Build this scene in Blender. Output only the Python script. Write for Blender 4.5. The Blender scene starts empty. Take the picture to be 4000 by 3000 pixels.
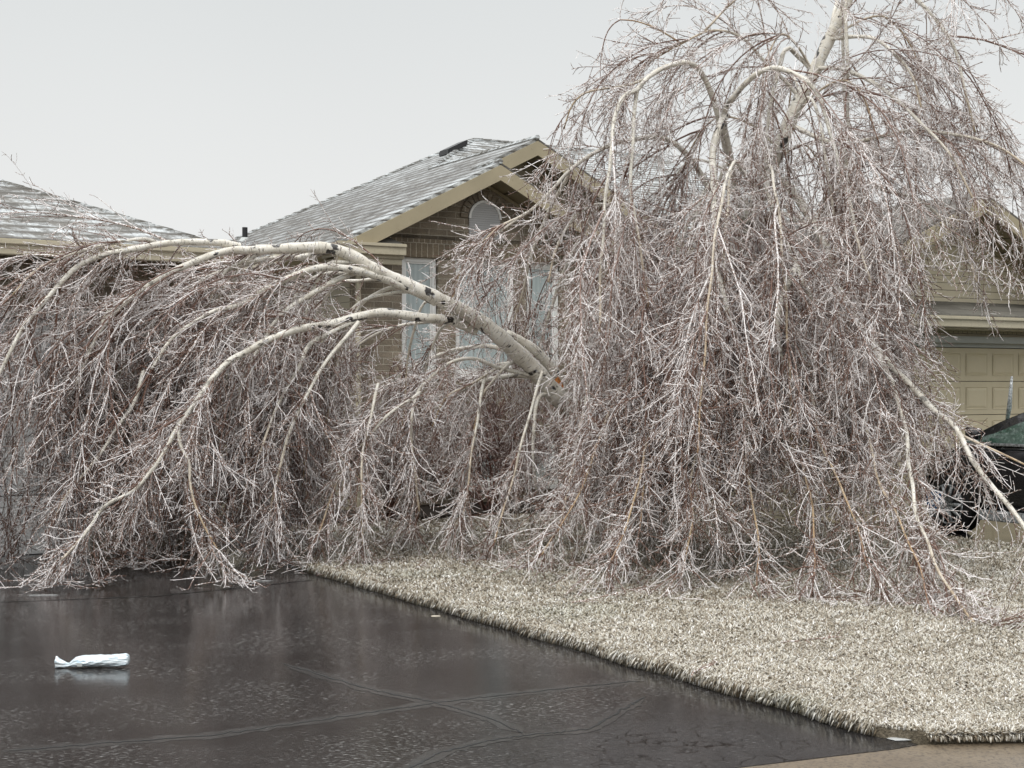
import bpy, bmesh, math, random
import numpy as np
from mathutils import Vector, Matrix
R = math.radians
rng = np.random.default_rng(7)
random.seed(7)
sc = bpy.context.scene
col = sc.collection

# ------------------------------------------------------------------ camera
F = 5600.0
cam_d = bpy.data.cameras.new('camera')
cam_d.sensor_width = 36.0
cam_d.lens = F / 4000.0 * 36.0
cam_d.clip_start = 0.1
cam_d.clip_end = 3000
cam = bpy.data.objects.new('camera', cam_d)
cam.location = (0, 0, 1.6)
cam.rotation_euler = (R(90), 0, 0)
col.objects.link(cam)
sc.camera = cam

# ------------------------------------------------------------------ sky and sun (overcast)
SUN_EL, SUN_AZ = R(48), R(215)
w = bpy.data.worlds.new("World"); sc.world = w; w.use_nodes = True
nt = w.node_tree; nt.nodes.clear()
def wn(t): return nt.nodes.new(t)
out = wn('ShaderNodeOutputWorld'); bg = wn('ShaderNodeBackground')
sky = wn('ShaderNodeTexSky'); sky.sky_type = 'NISHITA'; sky.sun_disc = False
sky.sun_elevation = SUN_EL; sky.sun_rotation = SUN_AZ; sky.dust_density = 4; sky.air_density = 2
hs = wn('ShaderNodeHueSaturation'); hs.inputs['Saturation'].default_value = 0.06; hs.inputs['Value'].default_value = 0.10
nt.links.new(sky.outputs[0], hs.inputs['Color'])
tc = wn('ShaderNodeTexCoord'); sep = wn('ShaderNodeSeparateXYZ'); nt.links.new(tc.outputs['Generated'], sep.inputs[0])
cr = wn('ShaderNodeValToRGB')
els = cr.color_ramp.elements
els[0].position = 0.0; els[0].color = (0.87, 0.875, 0.865, 1)
els[1].position = 1.0; els[1].color = (1.0, 1.0, 1.0, 1)
e = els.new(0.12); e.color = (0.84, 0.85, 0.845, 1)
e = els.new(0.28); e.color = (0.73, 0.755, 0.76, 1)
e = els.new(0.42); e.color = (0.85, 0.87, 0.88, 1)
e = els.new(0.6); e.color = (1.0, 1.0, 1.0, 1)
nt.links.new(sep.outputs['Z'], cr.inputs[0])
nz = wn('ShaderNodeTexNoise'); nz.inputs['Scale'].default_value = 1.6; nz.inputs['Detail'].default_value = 3
nt.links.new(tc.outputs['Generated'], nz.inputs['Vector'])
mr = wn('ShaderNodeMapRange'); mr.inputs[1].default_value = .3; mr.inputs[2].default_value = .7; mr.inputs[3].default_value = .97; mr.inputs[4].default_value = 1.03
nt.links.new(nz.outputs[0], mr.inputs[0])
vm = wn('ShaderNodeVectorMath'); vm.operation = 'SCALE'
nt.links.new(cr.outputs[0], vm.inputs[0]); nt.links.new(mr.outputs[0], vm.inputs['Scale'])
# zenith is brighter than the horizon under an overcast sky
zr = wn('ShaderNodeMapRange'); zr.inputs[1].default_value = .35; zr.inputs[2].default_value = 1.0; zr.inputs[3].default_value = 1.0; zr.inputs[4].default_value = 2.3
nt.links.new(sep.outputs['Z'], zr.inputs[0])
vm2 = wn('ShaderNodeVectorMath'); vm2.operation = 'SCALE'
nt.links.new(vm.outputs[0], vm2.inputs[0]); nt.links.new(zr.outputs[0], vm2.inputs['Scale'])
mx = wn('ShaderNodeMix'); mx.data_type = 'RGBA'; mx.inputs[0].default_value = 0.04
nt.links.new(vm2.outputs[0], mx.inputs[6]); nt.links.new(hs.outputs[0], mx.inputs[7])
nt.links.new(mx.outputs[2], bg.inputs[0]); bg.inputs[1].default_value = 1.0
nt.links.new(bg.outputs[0], out.inputs[0])

sd = bpy.data.lights.new('sun', 'SUN'); sd.energy = 1.3; sd.angle = R(14); sd.color = (1, .97, .93)
sun = bpy.data.objects.new('sun', sd)
sun.rotation_euler = (R(90) - SUN_EL, 0, R(-25))
col.objects.link(sun)
sc.view_settings.view_transform = 'Standard'
sc.view_settings.look = 'None'
sc.view_settings.exposure = 0.0
sc.view_settings.gamma = 1
sc.cycles.max_bounces = 6
sc.cycles.diffuse_bounces = 3
sc.cycles.glossy_bounces = 3
sc.cycles.transmission_bounces = 4
sc.cycles.caustics_reflective = False
sc.cycles.caustics_refractive = False

# ------------------------------------------------------------------ helpers
TH = R(30); CT, ST = math.cos(TH), math.sin(TH)
def W(a, c, z=0.0):                      # street frame (along the fronts, into depth) to world
    return Vector((a*CT - c*ST, a*ST + c*CT, z))
def PX(x, v, d):                         # a point seen at photo pixel x, v and d metres ahead
    return np.array(((x-2000)/F*d, d, 1.6 + (1500-v)/F*d))

def tag(o, label=None, cat=None, group=None, kind=None):
    if label: o['label'] = label
    if cat: o['category'] = cat
    if group: o['group'] = group
    if kind: o['kind'] = kind
    return o
def empty(name, loc, rz=0.0):
    o = bpy.data.objects.new(name, None); o.location = loc; o.rotation_euler = (0, 0, rz)
    o.empty_display_size = .2
    col.objects.link(o); return o

class MB:
    """collects polygons and makes one mesh object"""
    def __init__(s): s.v = []; s.f = []; s.m = []
    def add(s, vs, fs, mi=0):
        n = len(s.v); s.v += [tuple(p) for p in vs]; s.f += [[i+n for i in f] for f in fs]; s.m += [mi]*len(fs)
    def box(s, x0, x1, y0, y1, z0, z1, mi=0):
        vs = [(x0,y0,z0),(x1,y0,z0),(x1,y1,z0),(x0,y1,z0),(x0,y0,z1),(x1,y0,z1),(x1,y1,z1),(x0,y1,z1)]
        s.add(vs, [(0,3,2,1),(4,5,6,7),(0,1,5,4),(1,2,6,5),(2,3,7,6),(3,0,4,7)], mi)
    def prism(s, poly, d, mi=0):
        """poly: list of 3-D points; extruded by vector d"""
        n = len(poly); d = Vector(d)
        vs = [Vector(p) for p in poly] + [Vector(p)+d for p in poly]
        fs = [list(range(n))[::-1], list(range(n, 2*n))] + [(i, (i+1) % n, (i+1) % n + n, i+n) for i in range(n)]
        s.add(vs, fs, mi)
    def tube(s, pts, r, n=8, mi=0, cap=True):
        pts = [Vector(p) for p in pts]
        rs = r if hasattr(r, '__len__') else [r]*len(pts)
        t = (pts[-1]-pts[0]).normalized()
        up = Vector((0,0,1)) if abs(t.z) < .9 else Vector((1,0,0))
        vs = []
        for i, p in enumerate(pts):
            tt = (pts[min(i+1,len(pts)-1)] - pts[max(i-1,0)]).normalized()
            u = tt.cross(up).normalized(); w_ = tt.cross(u)
            for k in range(n):
                an = 2*math.pi*k/n
                vs.append(p + (u*math.cos(an)+w_*math.sin(an))*rs[i])
        fs = []
        for i in range(len(pts)-1):
            for k in range(n):
                fs.append((i*n+k, i*n+(k+1)%n, (i+1)*n+(k+1)%n, (i+1)*n+k))
        if cap: fs += [list(range(n))[::-1], [(len(pts)-1)*n+k for k in range(n)]]
        s.add(vs, fs, mi)
    def build(s, name, mat, parent=None, loc=(0,0,0), smooth=False, bevel=0, rz=0.0):
        me = bpy.data.meshes.new(name); me.from_pydata(s.v, [], s.f)
        mats = mat if isinstance(mat, (list, tuple)) else [mat]
        for m in mats: me.materials.append(m)
        me.polygons.foreach_set('material_index', s.m)
        bm = bmesh.new(); bm.from_mesh(me); bmesh.ops.recalc_face_normals(bm, faces=bm.faces)
        if bevel:
            bmesh.ops.bevel(bm, geom=[e for e in bm.edges if e.calc_face_angle(0) > .5], offset=bevel, segments=2, affect='EDGES', clamp_overlap=True)
        bm.to_mesh(me); bm.free()
        if smooth: me.polygons.foreach_set('use_smooth', [True]*len(me.polygons))
        o = bpy.data.objects.new(name, me); o.location = loc; o.rotation_euler = (0,0,rz)
        if parent: o.parent = parent
        col.objects.link(o); return o

def np_mesh(name, verts, quads, mat, parent=None, attrs=None, smooth=True, tris=None):
    """fast mesh from arrays"""
    me = bpy.data.meshes.new(name)
    nv = len(verts); nq = len(quads); ntri = 0 if tris is None else len(tris)
    me.vertices.add(nv); me.vertices.foreach_set('co', verts.astype(np.float32).ravel())
    loops = quads.ravel() if ntri == 0 else np.concatenate([quads.ravel(), tris.ravel()])
    me.loops.add(len(loops)); me.loops.foreach_set('vertex_index', loops.astype(np.int32))
    st = np.arange(nq, dtype=np.int32)*4
    if ntri: st = np.concatenate([st, nq*4+np.arange(ntri, dtype=np.int32)*3])
    me.polygons.add(nq+ntri); me.polygons.foreach_set('loop_start', st.astype(np.int32))
    me.polygons.foreach_set('use_smooth', np.full(nq+ntri, smooth))
    me.update(calc_edges=True)
    for k, v in (attrs or {}).items():
        at = me.attributes.new(k, 'FLOAT', 'POINT'); at.data.foreach_set('value', v.astype(np.float32).ravel())
    me.materials.append(mat)
    o = bpy.data.objects.new(name, me)
    if parent: o.parent = parent
    col.objects.link(o); return o

# ------------------------------------------------------------------ materials
def mat(name, base=(.5,.5,.5), rough=.6, spec=.5, coat=0, metal=0):
    m = bpy.data.materials.new(name); m.use_nodes = True
    b = m.node_tree.nodes['Principled BSDF']
    b.inputs['Base Color'].default_value = (*base, 1); b.inputs['Roughness'].default_value = rough
    b.inputs['Specular IOR Level'].default_value = spec; b.inputs['Coat Weight'].default_value = coat
    b.inputs['Metallic'].default_value = metal
    return m
class N:
    def __init__(s, m): s.nt = m.node_tree; s.b = s.nt.nodes['Principled BSDF']
    def new(s, t, **kw):
        n = s.nt.nodes.new(t)
        for k, v in kw.items(): setattr(n, k, v)
        return n
    def link(s, a, b): s.nt.links.new(a, b)
    def val(s, n, **kw):
        for k, v in kw.items(): n.inputs[k].default_value = v
    def noise(s, vec, scale, detail=4, rough=.55, dist=0):
        n = s.new('ShaderNodeTexNoise'); n.inputs['Scale'].default_value = scale; n.inputs['Detail'].default_value = detail
        n.inputs['Roughness'].default_value = rough; n.inputs['Distortion'].default_value = dist
        if vec is not None: s.link(vec, n.inputs['Vector'])
        return n.outputs[0]
    def ramp(s, fac, stops, interp='LINEAR'):
        r = s.new('ShaderNodeValToRGB'); e = r.color_ramp.elements; r.color_ramp.interpolation = interp
        while len(e) > 1: e.remove(e[-1])
        e[0].position = stops[0][0]; e[0].color = (*stops[0][1], 1)
        for p, c in stops[1:]:
            x = e.new(p); x.color = (*c, 1)
        s.link(fac, r.inputs[0]); return r.outputs[0]
    def mix(s, fac, a, b, mode='MIX'):
        n = s.new('ShaderNodeMix'); n.data_type = 'RGBA'; n.blend_type = mode
        for sock, x in ((n.inputs[0], fac), (n.inputs[6], a), (n.inputs[7], b)):
            if isinstance(x, (int, float)): sock.default_value = x
            elif isinstance(x, tuple): sock.default_value = (*x, 1)
            else: s.link(x, sock)
        return n.outputs[2]
    def math(s, op, a, b=0.0, clamp=False):
        n = s.new('ShaderNodeMath', operation=op); n.use_clamp = clamp
        for i, x in enumerate((a, b)):
            if isinstance(x, (int, float)): n.inputs[i].default_value = x
            else: s.link(x, n.inputs[i])
        return n.outputs[0]
    def rng(s, x, a, b, c, d):
        n = s.new('ShaderNodeMapRange')
        for i, q in enumerate((a,b,c,d)): n.inputs[i+1].default_value = q
        s.link(x, n.inputs[0]); return n.outputs[0]
    def obj(s): return s.new('ShaderNodeTexCoord').outputs['Object']
    def mapping(s, vec, scale=(1,1,1), rot=(0,0,0), loc=(0,0,0)):
        n = s.new('ShaderNodeMapping'); n.inputs['Scale'].default_value = scale; n.inputs['Rotation'].default_value = rot; n.inputs['Location'].default_value = loc
        s.link(vec, n.inputs[0]); return n.outputs[0]
    def attr(s, name): return s.new('ShaderNodeAttribute', attribute_name=name).outputs['Fac']
    def bump(s, h, strength=.3, dist=.01, target=None):
        n = s.new('ShaderNodeBump'); n.inputs['Strength'].default_value = strength; n.inputs['Distance'].default_value = dist
        s.link(h, n.inputs['Height']); s.link(n.outputs[0], (target or s.b.inputs['Normal'])); return n
    def xz(s, vec, swap=False):
        """(x, z) or (y, z) of the coordinates as a flat texture plane"""
        p = s.new('ShaderNodeSeparateXYZ'); s.link(vec, p.inputs[0]); c = s.new('ShaderNodeCombineXYZ')
        s.link(p.outputs['Y' if swap else 'X'], c.inputs[0]); s.link(p.outputs['Z'], c.inputs[1]); return c.outputs[0]

def brick_mat(name, swap=False, c1=(.20,.17,.13), c2=(.29,.25,.20), mortar=(.43,.40,.34), w_=.25, h=.077):
    m = mat(name, rough=.85); n = N(m); o = n.obj(); p = n.xz(o, swap)
    j = n.noise(o, 9, 3); jit = n.new('ShaderNodeVectorMath', operation='SCALE'); n.link(j, jit.inputs[0]); jit.inputs['Scale'].default_value = .012
    ad = n.new('ShaderNodeVectorMath', operation='ADD'); n.link(p, ad.inputs[0]); n.link(jit.outputs[0], ad.inputs[1])
    b = n.new('ShaderNodeTexBrick'); n.link(ad.outputs[0], b.inputs['Vector'])
    b.inputs['Color1'].default_value = (*c1,1); b.inputs['Color2'].default_value = (*c2,1); b.inputs['Mortar'].default_value = (*mortar,1)
    b.inputs['Scale'].default_value = 1; b.inputs['Brick Width'].default_value = w_; b.inputs['Row Height'].default_value = h
    b.inputs['Mortar Size'].default_value = .0055; b.inputs['Mortar Smooth'].default_value = .25
    b.offset = .5; b.squash = 1.0
    st = n.ramp(n.noise(o, 3.0, 6, .7), [(.35,(.75,.74,.72)),(.65,(1.18,1.15,1.1))])
    fine = n.ramp(n.noise(o, 55, 4, .7), [(.3,(.72,.72,.72)),(.7,(1.25,1.25,1.25))])
    cc = n.mix(1.0, n.mix(1.0, b.outputs['Color'], st, 'MULTIPLY'), fine, 'MULTIPLY')
    n.link(cc, n.b.inputs['Base Color'])
    hgt = n.math('ADD', n.math('MULTIPLY', b.outputs['Fac'], -1.0), n.math('MULTIPLY', n.noise(o, 40, 5, .7), .8))
    n.bump(hgt, .8, .012)
    return m
M = {}
M['brick'] = brick_mat('brown_split_brick')
M['brick_side'] = brick_mat('brown_split_brick_side', True)
M['soldier'] = brick_mat('brown_soldier_brick', c1=(.17,.14,.10), c2=(.22,.18,.13), w_=.078, h=.24)
def siding_mat(name, base, swap=False, pitch=.09, vert=False):
    m = mat(name, base, .5); n = N(m); o = n.obj()
    sp = n.new('ShaderNodeSeparateXYZ'); n.link(o, sp.inputs[0])
    zz = sp.outputs['X'] if vert else sp.outputs['Z']
    fr = n.math('FRACT', n.math('DIVIDE', zz, pitch))
    line = n.math('LESS_THAN', fr, .10)
    dirt = n.ramp(n.noise(o, 2.2, 5, .6), [(.3,(.86,.86,.86)),(.7,(1.04,1.04,1.04))])
    c = n.mix(1.0, base, dirt, 'MULTIPLY')
    n.link(n.mix(n.math('MULTIPLY', line, .72), c, (.03,.026,.02)), n.b.inputs['Base Color'])
    n.bump(fr, .5, .012)
    return m
M['siding'] = siding_mat('beige_siding', (.40,.36,.26))
M['siding_pale'] = siding_mat('pale_beige_siding', (.60,.54,.40), pitch=.088)
M['soffit'] = siding_mat('tan_soffit', (.28,.24,.16), pitch=.30, vert=True)
M['frieze'] = siding_mat('vertical_frieze', (.52,.47,.34), pitch=.078, vert=True)
def paint(name, base, rough=.35, var=.10, scale=3):
    m = mat(name, base, rough); n = N(m); o = n.obj()
    f = n.ramp(n.noise(o, scale, 5, .6), [(.3,(1-var,)*3),(.7,(1+var*.5,)*3)])
    n.link(n.mix(1.0, base, f, 'MULTIPLY'), n.b.inputs['Base Color'])
    n.link(n.rng(n.noise(o, scale*6, 3), .3, .7, rough-.1, rough+.15), n.b.inputs['Roughness'])
    return m
M['fascia'] = paint('tan_fascia', (.37,.32,.215))
M['gutter'] = paint('tan_gutter', (.50,.455,.34), .3)
M['white_frame'] = paint('white_window_frame', (.86,.87,.85), .35, .06)
M['white_door'] = paint('white_garage_door_paint', (.62,.63,.63), .4, .08)
M['tan_door'] = paint('tan_garage_door_paint', (.66,.58,.40), .4, .06)
M['grey_trim'] = paint('grey_trim', (.48,.51,.50), .4)
M['dark'] = paint('dark_rubber', (.012,.012,.013), .5)
M['vent_slat'] = siding_mat('white_vent_slats', (.52,.53,.54), pitch=.028)
M['soil'] = paint('dark_mulch', (.035,.025,.018), .9, .5, 25)
M['pipe'] = paint('black_pipe', (.014,.014,.016), .35)
# curtain / blind behind glass
m = mat('window_glass', (.62,.70,.70), .03, .6); n = N(m); o = n.obj()
sp = n.new('ShaderNodeSeparateXYZ'); n.link(o, sp.inputs[0])
wv = n.math('SINE', n.math('MULTIPLY', sp.outputs['X'], 95))
n.link(n.ramp(n.math('ADD', n.math('MULTIPLY', wv, .25), n.noise(o, 2.5, 2)), [(.1,(.36,.43,.435)),(.9,(.46,.53,.535))]), n.b.inputs['Base Color'])
n.b.inputs['Coat Weight'].default_value = 1; n.b.inputs['Coat Roughness'].default_value = .02
n.b.inputs['Roughness'].default_value = .6
M['glass'] = m
m = mat('lower_window_glass', (.3,.33,.33), .05, .8); n = N(m); o = n.obj()
sp = n.new('ShaderNodeSeparateXYZ'); n.link(o, sp.inputs[0])
fr = n.math('FRACT', n.math('DIVIDE', sp.outputs['Z'], .05))
n.link(n.ramp(fr, [(.0,(.10,.12,.12)),(.25,(.42,.46,.46)),(1,(.50,.54,.54))]), n.b.inputs['Base Color'])
n.b.inputs['Coat Weight'].default_value = 1
M['blind_glass'] = m

def shingle_mat(name, axis, frost=.5, pitch=.125, w_=.3, dark=(.10,.095,.085), rake=False):
    """courses run along axis; local plane coordinates"""
    m = mat(name, rough=.55); n = N(m); o = n.obj()
    sp = n.new('ShaderNodeSeparateXYZ'); n.link(o, sp.inputs[0])
    cb = n.new('ShaderNodeCombineXYZ')
    n.link(sp.outputs['Y' if axis == 'y' else 'X'], cb.inputs[0])
    n.link(n.math('ADD', sp.outputs['Z'], n.math('MULTIPLY', n.noise(o, 6, 3), .010)), cb.inputs[1])
    b = n.new('ShaderNodeTexBrick'); n.link(cb.outputs[0], b.inputs['Vector'])
    b.inputs['Scale'].default_value = 1; b.inputs['Brick Width'].default_value = w_; b.inputs['Row Height'].default_value = pitch*.456
    b.inputs['Mortar Size'].default_value = .0035 if rake else .0016; b.inputs['Color1'].default_value = (*dark,1); b.inputs['Color2'].default_value = tuple(x*1.5 for x in dark)+(1,)
    b.inputs['Mortar'].default_value = (.012,.011,.01,1); b.inputs['Mortar Smooth'].default_value = .6
    # ice gathers on the lower half of each course: a real deposit, uneven
    fr = n.math('FRACT', n.math('DIVIDE', cb.inputs[1].links[0].from_socket, pitch*.456))
    patch = n.noise(n.mapping(o, (1,1,1.5)), 3.2, 8, .72)
    fine = n.noise(n.mapping(o, (1,.3,5) if axis == 'y' else (.3,1,5)), 22, 6, .8)
    s_ = n.math('ADD', n.math('MULTIPLY', patch, 1.15), n.math('MULTIPLY', fine, .75))
    s_ = n.math('ADD', s_, n.math('MULTIPLY', fr, -.22))
    if rake: s_ = n.math('ADD', s_, n.rng(sp.outputs['Y'], -.35, .25, .24, 0)); s_ = n.math('ADD', s_, n.rng(sp.outputs['Z'], 4.4, 5.0, 0, .12))
    fac = n.rng(s_, (1.00 if rake else 1.12)-frost*.6, (1.42 if rake else 1.30)-frost*.6, 0, 1)
    jag = n.math('ADD', fr, n.math('MULTIPLY', n.math('SUBTRACT', n.noise(n.mapping(o, (6,6,1)), 3, 4, .7), .5), .5))
    fac = n.math('MULTIPLY', fac, n.rng(n.math('MULTIPLY', jag, 1.0), .12, .42, .05, 1))
    ice = n.ramp(n.noise(o, 30, 3), [(.3,(.34,.37,.38)),(.7,(.66,.69,.70))])
    n.link(n.mix(n.math('MULTIPLY', fac, n.math('SUBTRACT', 1.0, n.math('MULTIPLY', b.outputs['Fac'], .85))), b.outputs['Color'], ice), n.b.inputs['Base Color'])
    n.b.inputs['Coat Weight'].default_value = .05; n.b.inputs['Roughness'].default_value = .8; n.b.inputs['Specular IOR Level'].default_value = .25
    n.bump(n.math('SUBTRACT', n.math('ADD', n.math('MULTIPLY', fr, -1), n.math('MULTIPLY', fine, .3)), b.outputs['Fac']), .5, .012)
    return m
M['roof_w'] = shingle_mat('iced_shingles_west', 'y', .46, pitch=.2, dark=(.085,.08,.072), rake=True)
M['roof_s'] = shingle_mat('iced_shingles_south', 'x', .72)
M['roof_left'] = shingle_mat('iced_shingles_left', 'x', .62, pitch=.16)
M['roof_bare'] = shingle_mat('bare_shingles', 'x', -.2)

# ------------------------------------------------------------------ ground materials
m = mat('wet_iced_asphalt', (.03,.028,.026), .1, .5); n = N(m); o = n.obj()
st = n.mapping(o, (1, 1, 1))
patch = n.noise(st, .9, 5, .6)
fleck = n.noise(n.mapping(o, (9, 34, 1), (0,0,R(4))), 3.2, 5, .62)
fl = n.math('MULTIPLY', n.rng(fleck, .54, .66, 0, 1), n.rng(n.noise(o, 1.1, 4, .65), .38, .58, 0.0, 1))
basec = n.ramp(patch, [(.3,(.013,.0115,.011)),(.7,(.025,.0225,.022))])
basec = n.mix(n.rng(n.noise(o, 160, 2), .62, .72, 0, .5), basec, (.09,.085,.08))
basec = n.mix(n.math('MULTIPLY', fl, .6), basec, (.34,.34,.33))
# alligator cracking toward the street corner
sp = n.new('ShaderNodeSeparateXYZ'); n.link(o, sp.inputs[0])
vo = n.new('ShaderNodeTexVoronoi', feature='DISTANCE_TO_EDGE'); vo.inputs['Scale'].default_value = 4.5
wob = n.new('ShaderNodeVectorMath', operation='ADD'); n.link(o, wob.inputs[0])
sw = n.new('ShaderNodeVectorMath', operation='SCALE'); nn = n.new('ShaderNodeTexNoise'); nn.inputs['Scale'].default_value = 5; n.link(o, nn.inputs['Vector'])
n.link(nn.outputs['Color'], sw.inputs[0]); sw.inputs['Scale'].default_value = .5; n.link(sw.outputs[0], wob.inputs[1])
n.link(wob.outputs[0], vo.inputs['Vector'])
dist = n.new('ShaderNodeVectorMath', operation='DISTANCE'); n.link(o, dist.inputs[0]); dist.inputs[1].default_value = (.75, 6.1, 0)
reg = n.rng(dist.outputs['Value'], 1.15, .55, 0, 1)
crk = n.math('MULTIPLY', n.rng(vo.outputs['Distance'], .018, .040, 1, 0), n.math('MULTIPLY', reg, n.rng(n.noise(o, 3, 3), .38, .55, 0, 1)))
cellc = n.mix(n.math('MULTIPLY', reg, .55), basec, (.05,.051,.053))
n.link(n.mix(crk, cellc, (.004,.004,.004)), n.b.inputs['Base Color'])
rgh = n.rng(patch, .35, .7, .075, .15)
rgh = n.math('ADD', rgh, n.math('MULTIPLY', fl, .25))
n.link(rgh, n.b.inputs['Roughness'])
n.b.inputs['IOR'].default_value = 1.33
bh = n.math('ADD', n.math('MULTIPLY', n.noise(n.mapping(o, (3,9,1)), 2.2, 4, .6), 1.0), n.math('MULTIPLY', fleck, .5))
bh = n.math('SUBTRACT', bh, n.math('MULTIPLY', crk, 3))
n.bump(bh, .07, .012)
M['asphalt'] = m
m = mat('crack_filler', (.085,.086,.084), .16, .5); n = N(m); o = n.obj()
n.link(n.ramp(n.noise(o, 8, 5, .7), [(.3,(.028,.028,.0275)),(.7,(.056,.056,.055))]), n.b.inputs['Base Color'])
M['filler'] = m
M['crack'] = paint('crack_black', (.006,.006,.006), .5)
m = mat('curb_concrete', (.3,.24,.16), .5); n = N(m); o = n.obj()
cc = n.ramp(n.noise(o, 2, 5), [(.3,(.12,.092,.062)),(.7,(.20,.16,.11))])
n.link(n.mix(n.rng(n.noise(o, 55, 4, .8), .5, .62, 0, .85), cc, (.055,.042,.03)), n.b.inputs['Base Color'])
n.b.inputs['Coat Weight'].default_value = .4; n.b.inputs['Coat Roughness'].default_value = .15
n.bump(n.noise(o, 60, 4), .4, .006)
M['curb'] = m
m = mat('lawn_soil', (.2,.17,.12), .7); n = N(m); o = n.obj()
cc = n.ramp(n.noise(o, 30, 6, .75), [(.3,(.06,.05,.03)),(.55,(.23,.19,.13)),(.75,(.52,.48,.40))])
n.link(n.mix(n.rng(n.noise(o, .9, 4), .4, .65, 0, .5), cc, (.17,.18,.11)), n.b.inputs['Base Color'])
n.b.inputs['Coat Weight'].default_value = .5; n.b.inputs['Coat Roughness'].default_value = .15
n.bump(n.noise(o, 45, 5, .7), 1, .04)
M['lawn'] = m
# iced grass blades
m = mat('iced_grass', (.4,.35,.25), .25, .5, .8); n = N(m); o = n.obj()
t_ = n.attr('tone')
cc = n.ramp(t_, [(0,(.09,.07,.045)),(.25,(.25,.20,.135)),(.5,(.48,.435,.35)),(.7,(.66,.63,.55)),(1,(.90,.89,.86))])
gr = n.rng(n.noise(o, .8, 3),   .54, .70, 0, .35)
n.link(n.mix(gr, cc, n.ramp(t_, [(0,(.07,.08,.045)),(.6,(.30,.32,.22)),(1,(.75,.78,.72))])), n.b.inputs['Base Color'])
n.b.inputs['Coat Roughness'].default_value = .08; n.b.inputs['Coat IOR'].default_value = 1.31
M['grass'] = m
# ------------------------------------------------------------------ bark materials
m = mat('birch_bark', (.7,.68,.6), .45, .5, .7); n = N(m); o = n.obj()
th = n.attr('thick'); ln = n.attr('len'); an = n.attr('ang')
cb = n.new('ShaderNodeCombineXYZ'); n.link(n.math('MULTIPLY', ln, 1.0), cb.inputs[0]); n.link(n.math('MULTIPLY', an, .05), cb.inputs[1])
lent = n.rng(n.noise(n.mapping(cb.outputs[0], (60, 14, 1)), 1.0, 3, .7), .57, .62, 0, 1)
scar = n.rng(n.noise(n.mapping(cb.outputs[0], (7, 9, 1), (0,0,0), (3.1,0,0)), 1.0, 2, .5), .60, .635, 0, 1)
tint = n.noise(o, 7, 5, .65)
white = n.ramp(tint, [(.3,(.50,.46,.38)),(.5,(.68,.65,.57)),(.72,(.80,.78,.72))])
tan = n.ramp(tint, [(.3,(.30,.19,.09)),(.7,(.55,.42,.26))])
red = n.ramp(tint, [(.3,(.12,.04,.022)),(.7,(.26,.11,.06))])
c1 = n.mix(n.rng(th, .09, .13, 0, 1), red, tan)
c2 = n.mix(n.rng(th, .14, .25, 0, 1), c1, white)
c3 = n.mix(n.math('MULTIPLY', lent, .75), c2, (.09,.07,.05))
c4 = n.mix(n.math('MULTIPLY', scar, n.rng(th, .3, .6, .2, 1)), c3, (.018,.015,.012))
ice = n.rng(n.noise(o, 33, 4, .7), .56, .68, 0, .6)
n.link(n.mix(ice, c4, (.74,.76,.79)), n.b.inputs['Base Color'])
n.b.inputs['Coat Roughness'].default_value = .06; n.b.inputs['Coat IOR'].default_value = 1.31
n.bump(n.math('ADD', n.noise(o, 38, 5, .7), n.math('MULTIPLY', scar, -1)), .5, .008)
M['bark'] = m
def twig_mat(name, dark1, dark2, icecol=(.68,.68,.73), amount=0.0):
    m = mat(name, (.3,.25,.25), .3, .5, 1.0); n = N(m); o = n.obj()
    t = n.attr('tone')
    core = n.ramp(t, [(0, dark1), (1, dark2)])
    v = n.math('ADD', n.noise(o, 62, 3, .7), n.math('MULTIPLY', n.math('SUBTRACT', t, .5), .28))
    fac = n.rng(v, .50-amount, .56-amount, 0, .97)
    n.link(n.mix(fac, core, icecol), n.b.inputs['Base Color'])
    n.b.inputs['Coat Roughness'].default_value = .05; n.b.inputs['Coat IOR'].default_value = 1.31
    n.bump(n.noise(o, 90, 2), .7, .006)
    return m
M['twig'] = twig_mat('iced_birch_twigs', (.145,.068,.042), (.41,.295,.225), (.95,.92,.915), .05)
M['twig_red'] = twig_mat('iced_red_twigs', (.085,.028,.018), (.20,.11,.085), (.55,.51,.50), -.03)
M['twig_green'] = twig_mat('iced_green_twigs', (.05,.05,.02), (.16,.16,.07), (.5,.52,.42), -.02)

# ================================================================== GROUND
gm = MB(); gm.add([(-900,-900,-.06),(900,-900,-.06),(900,1500,-.06),(-900,1500,-.06)], [(0,1,2,3)])
tag(gm.build('ground', M['lawn']), kind='structure')
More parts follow.
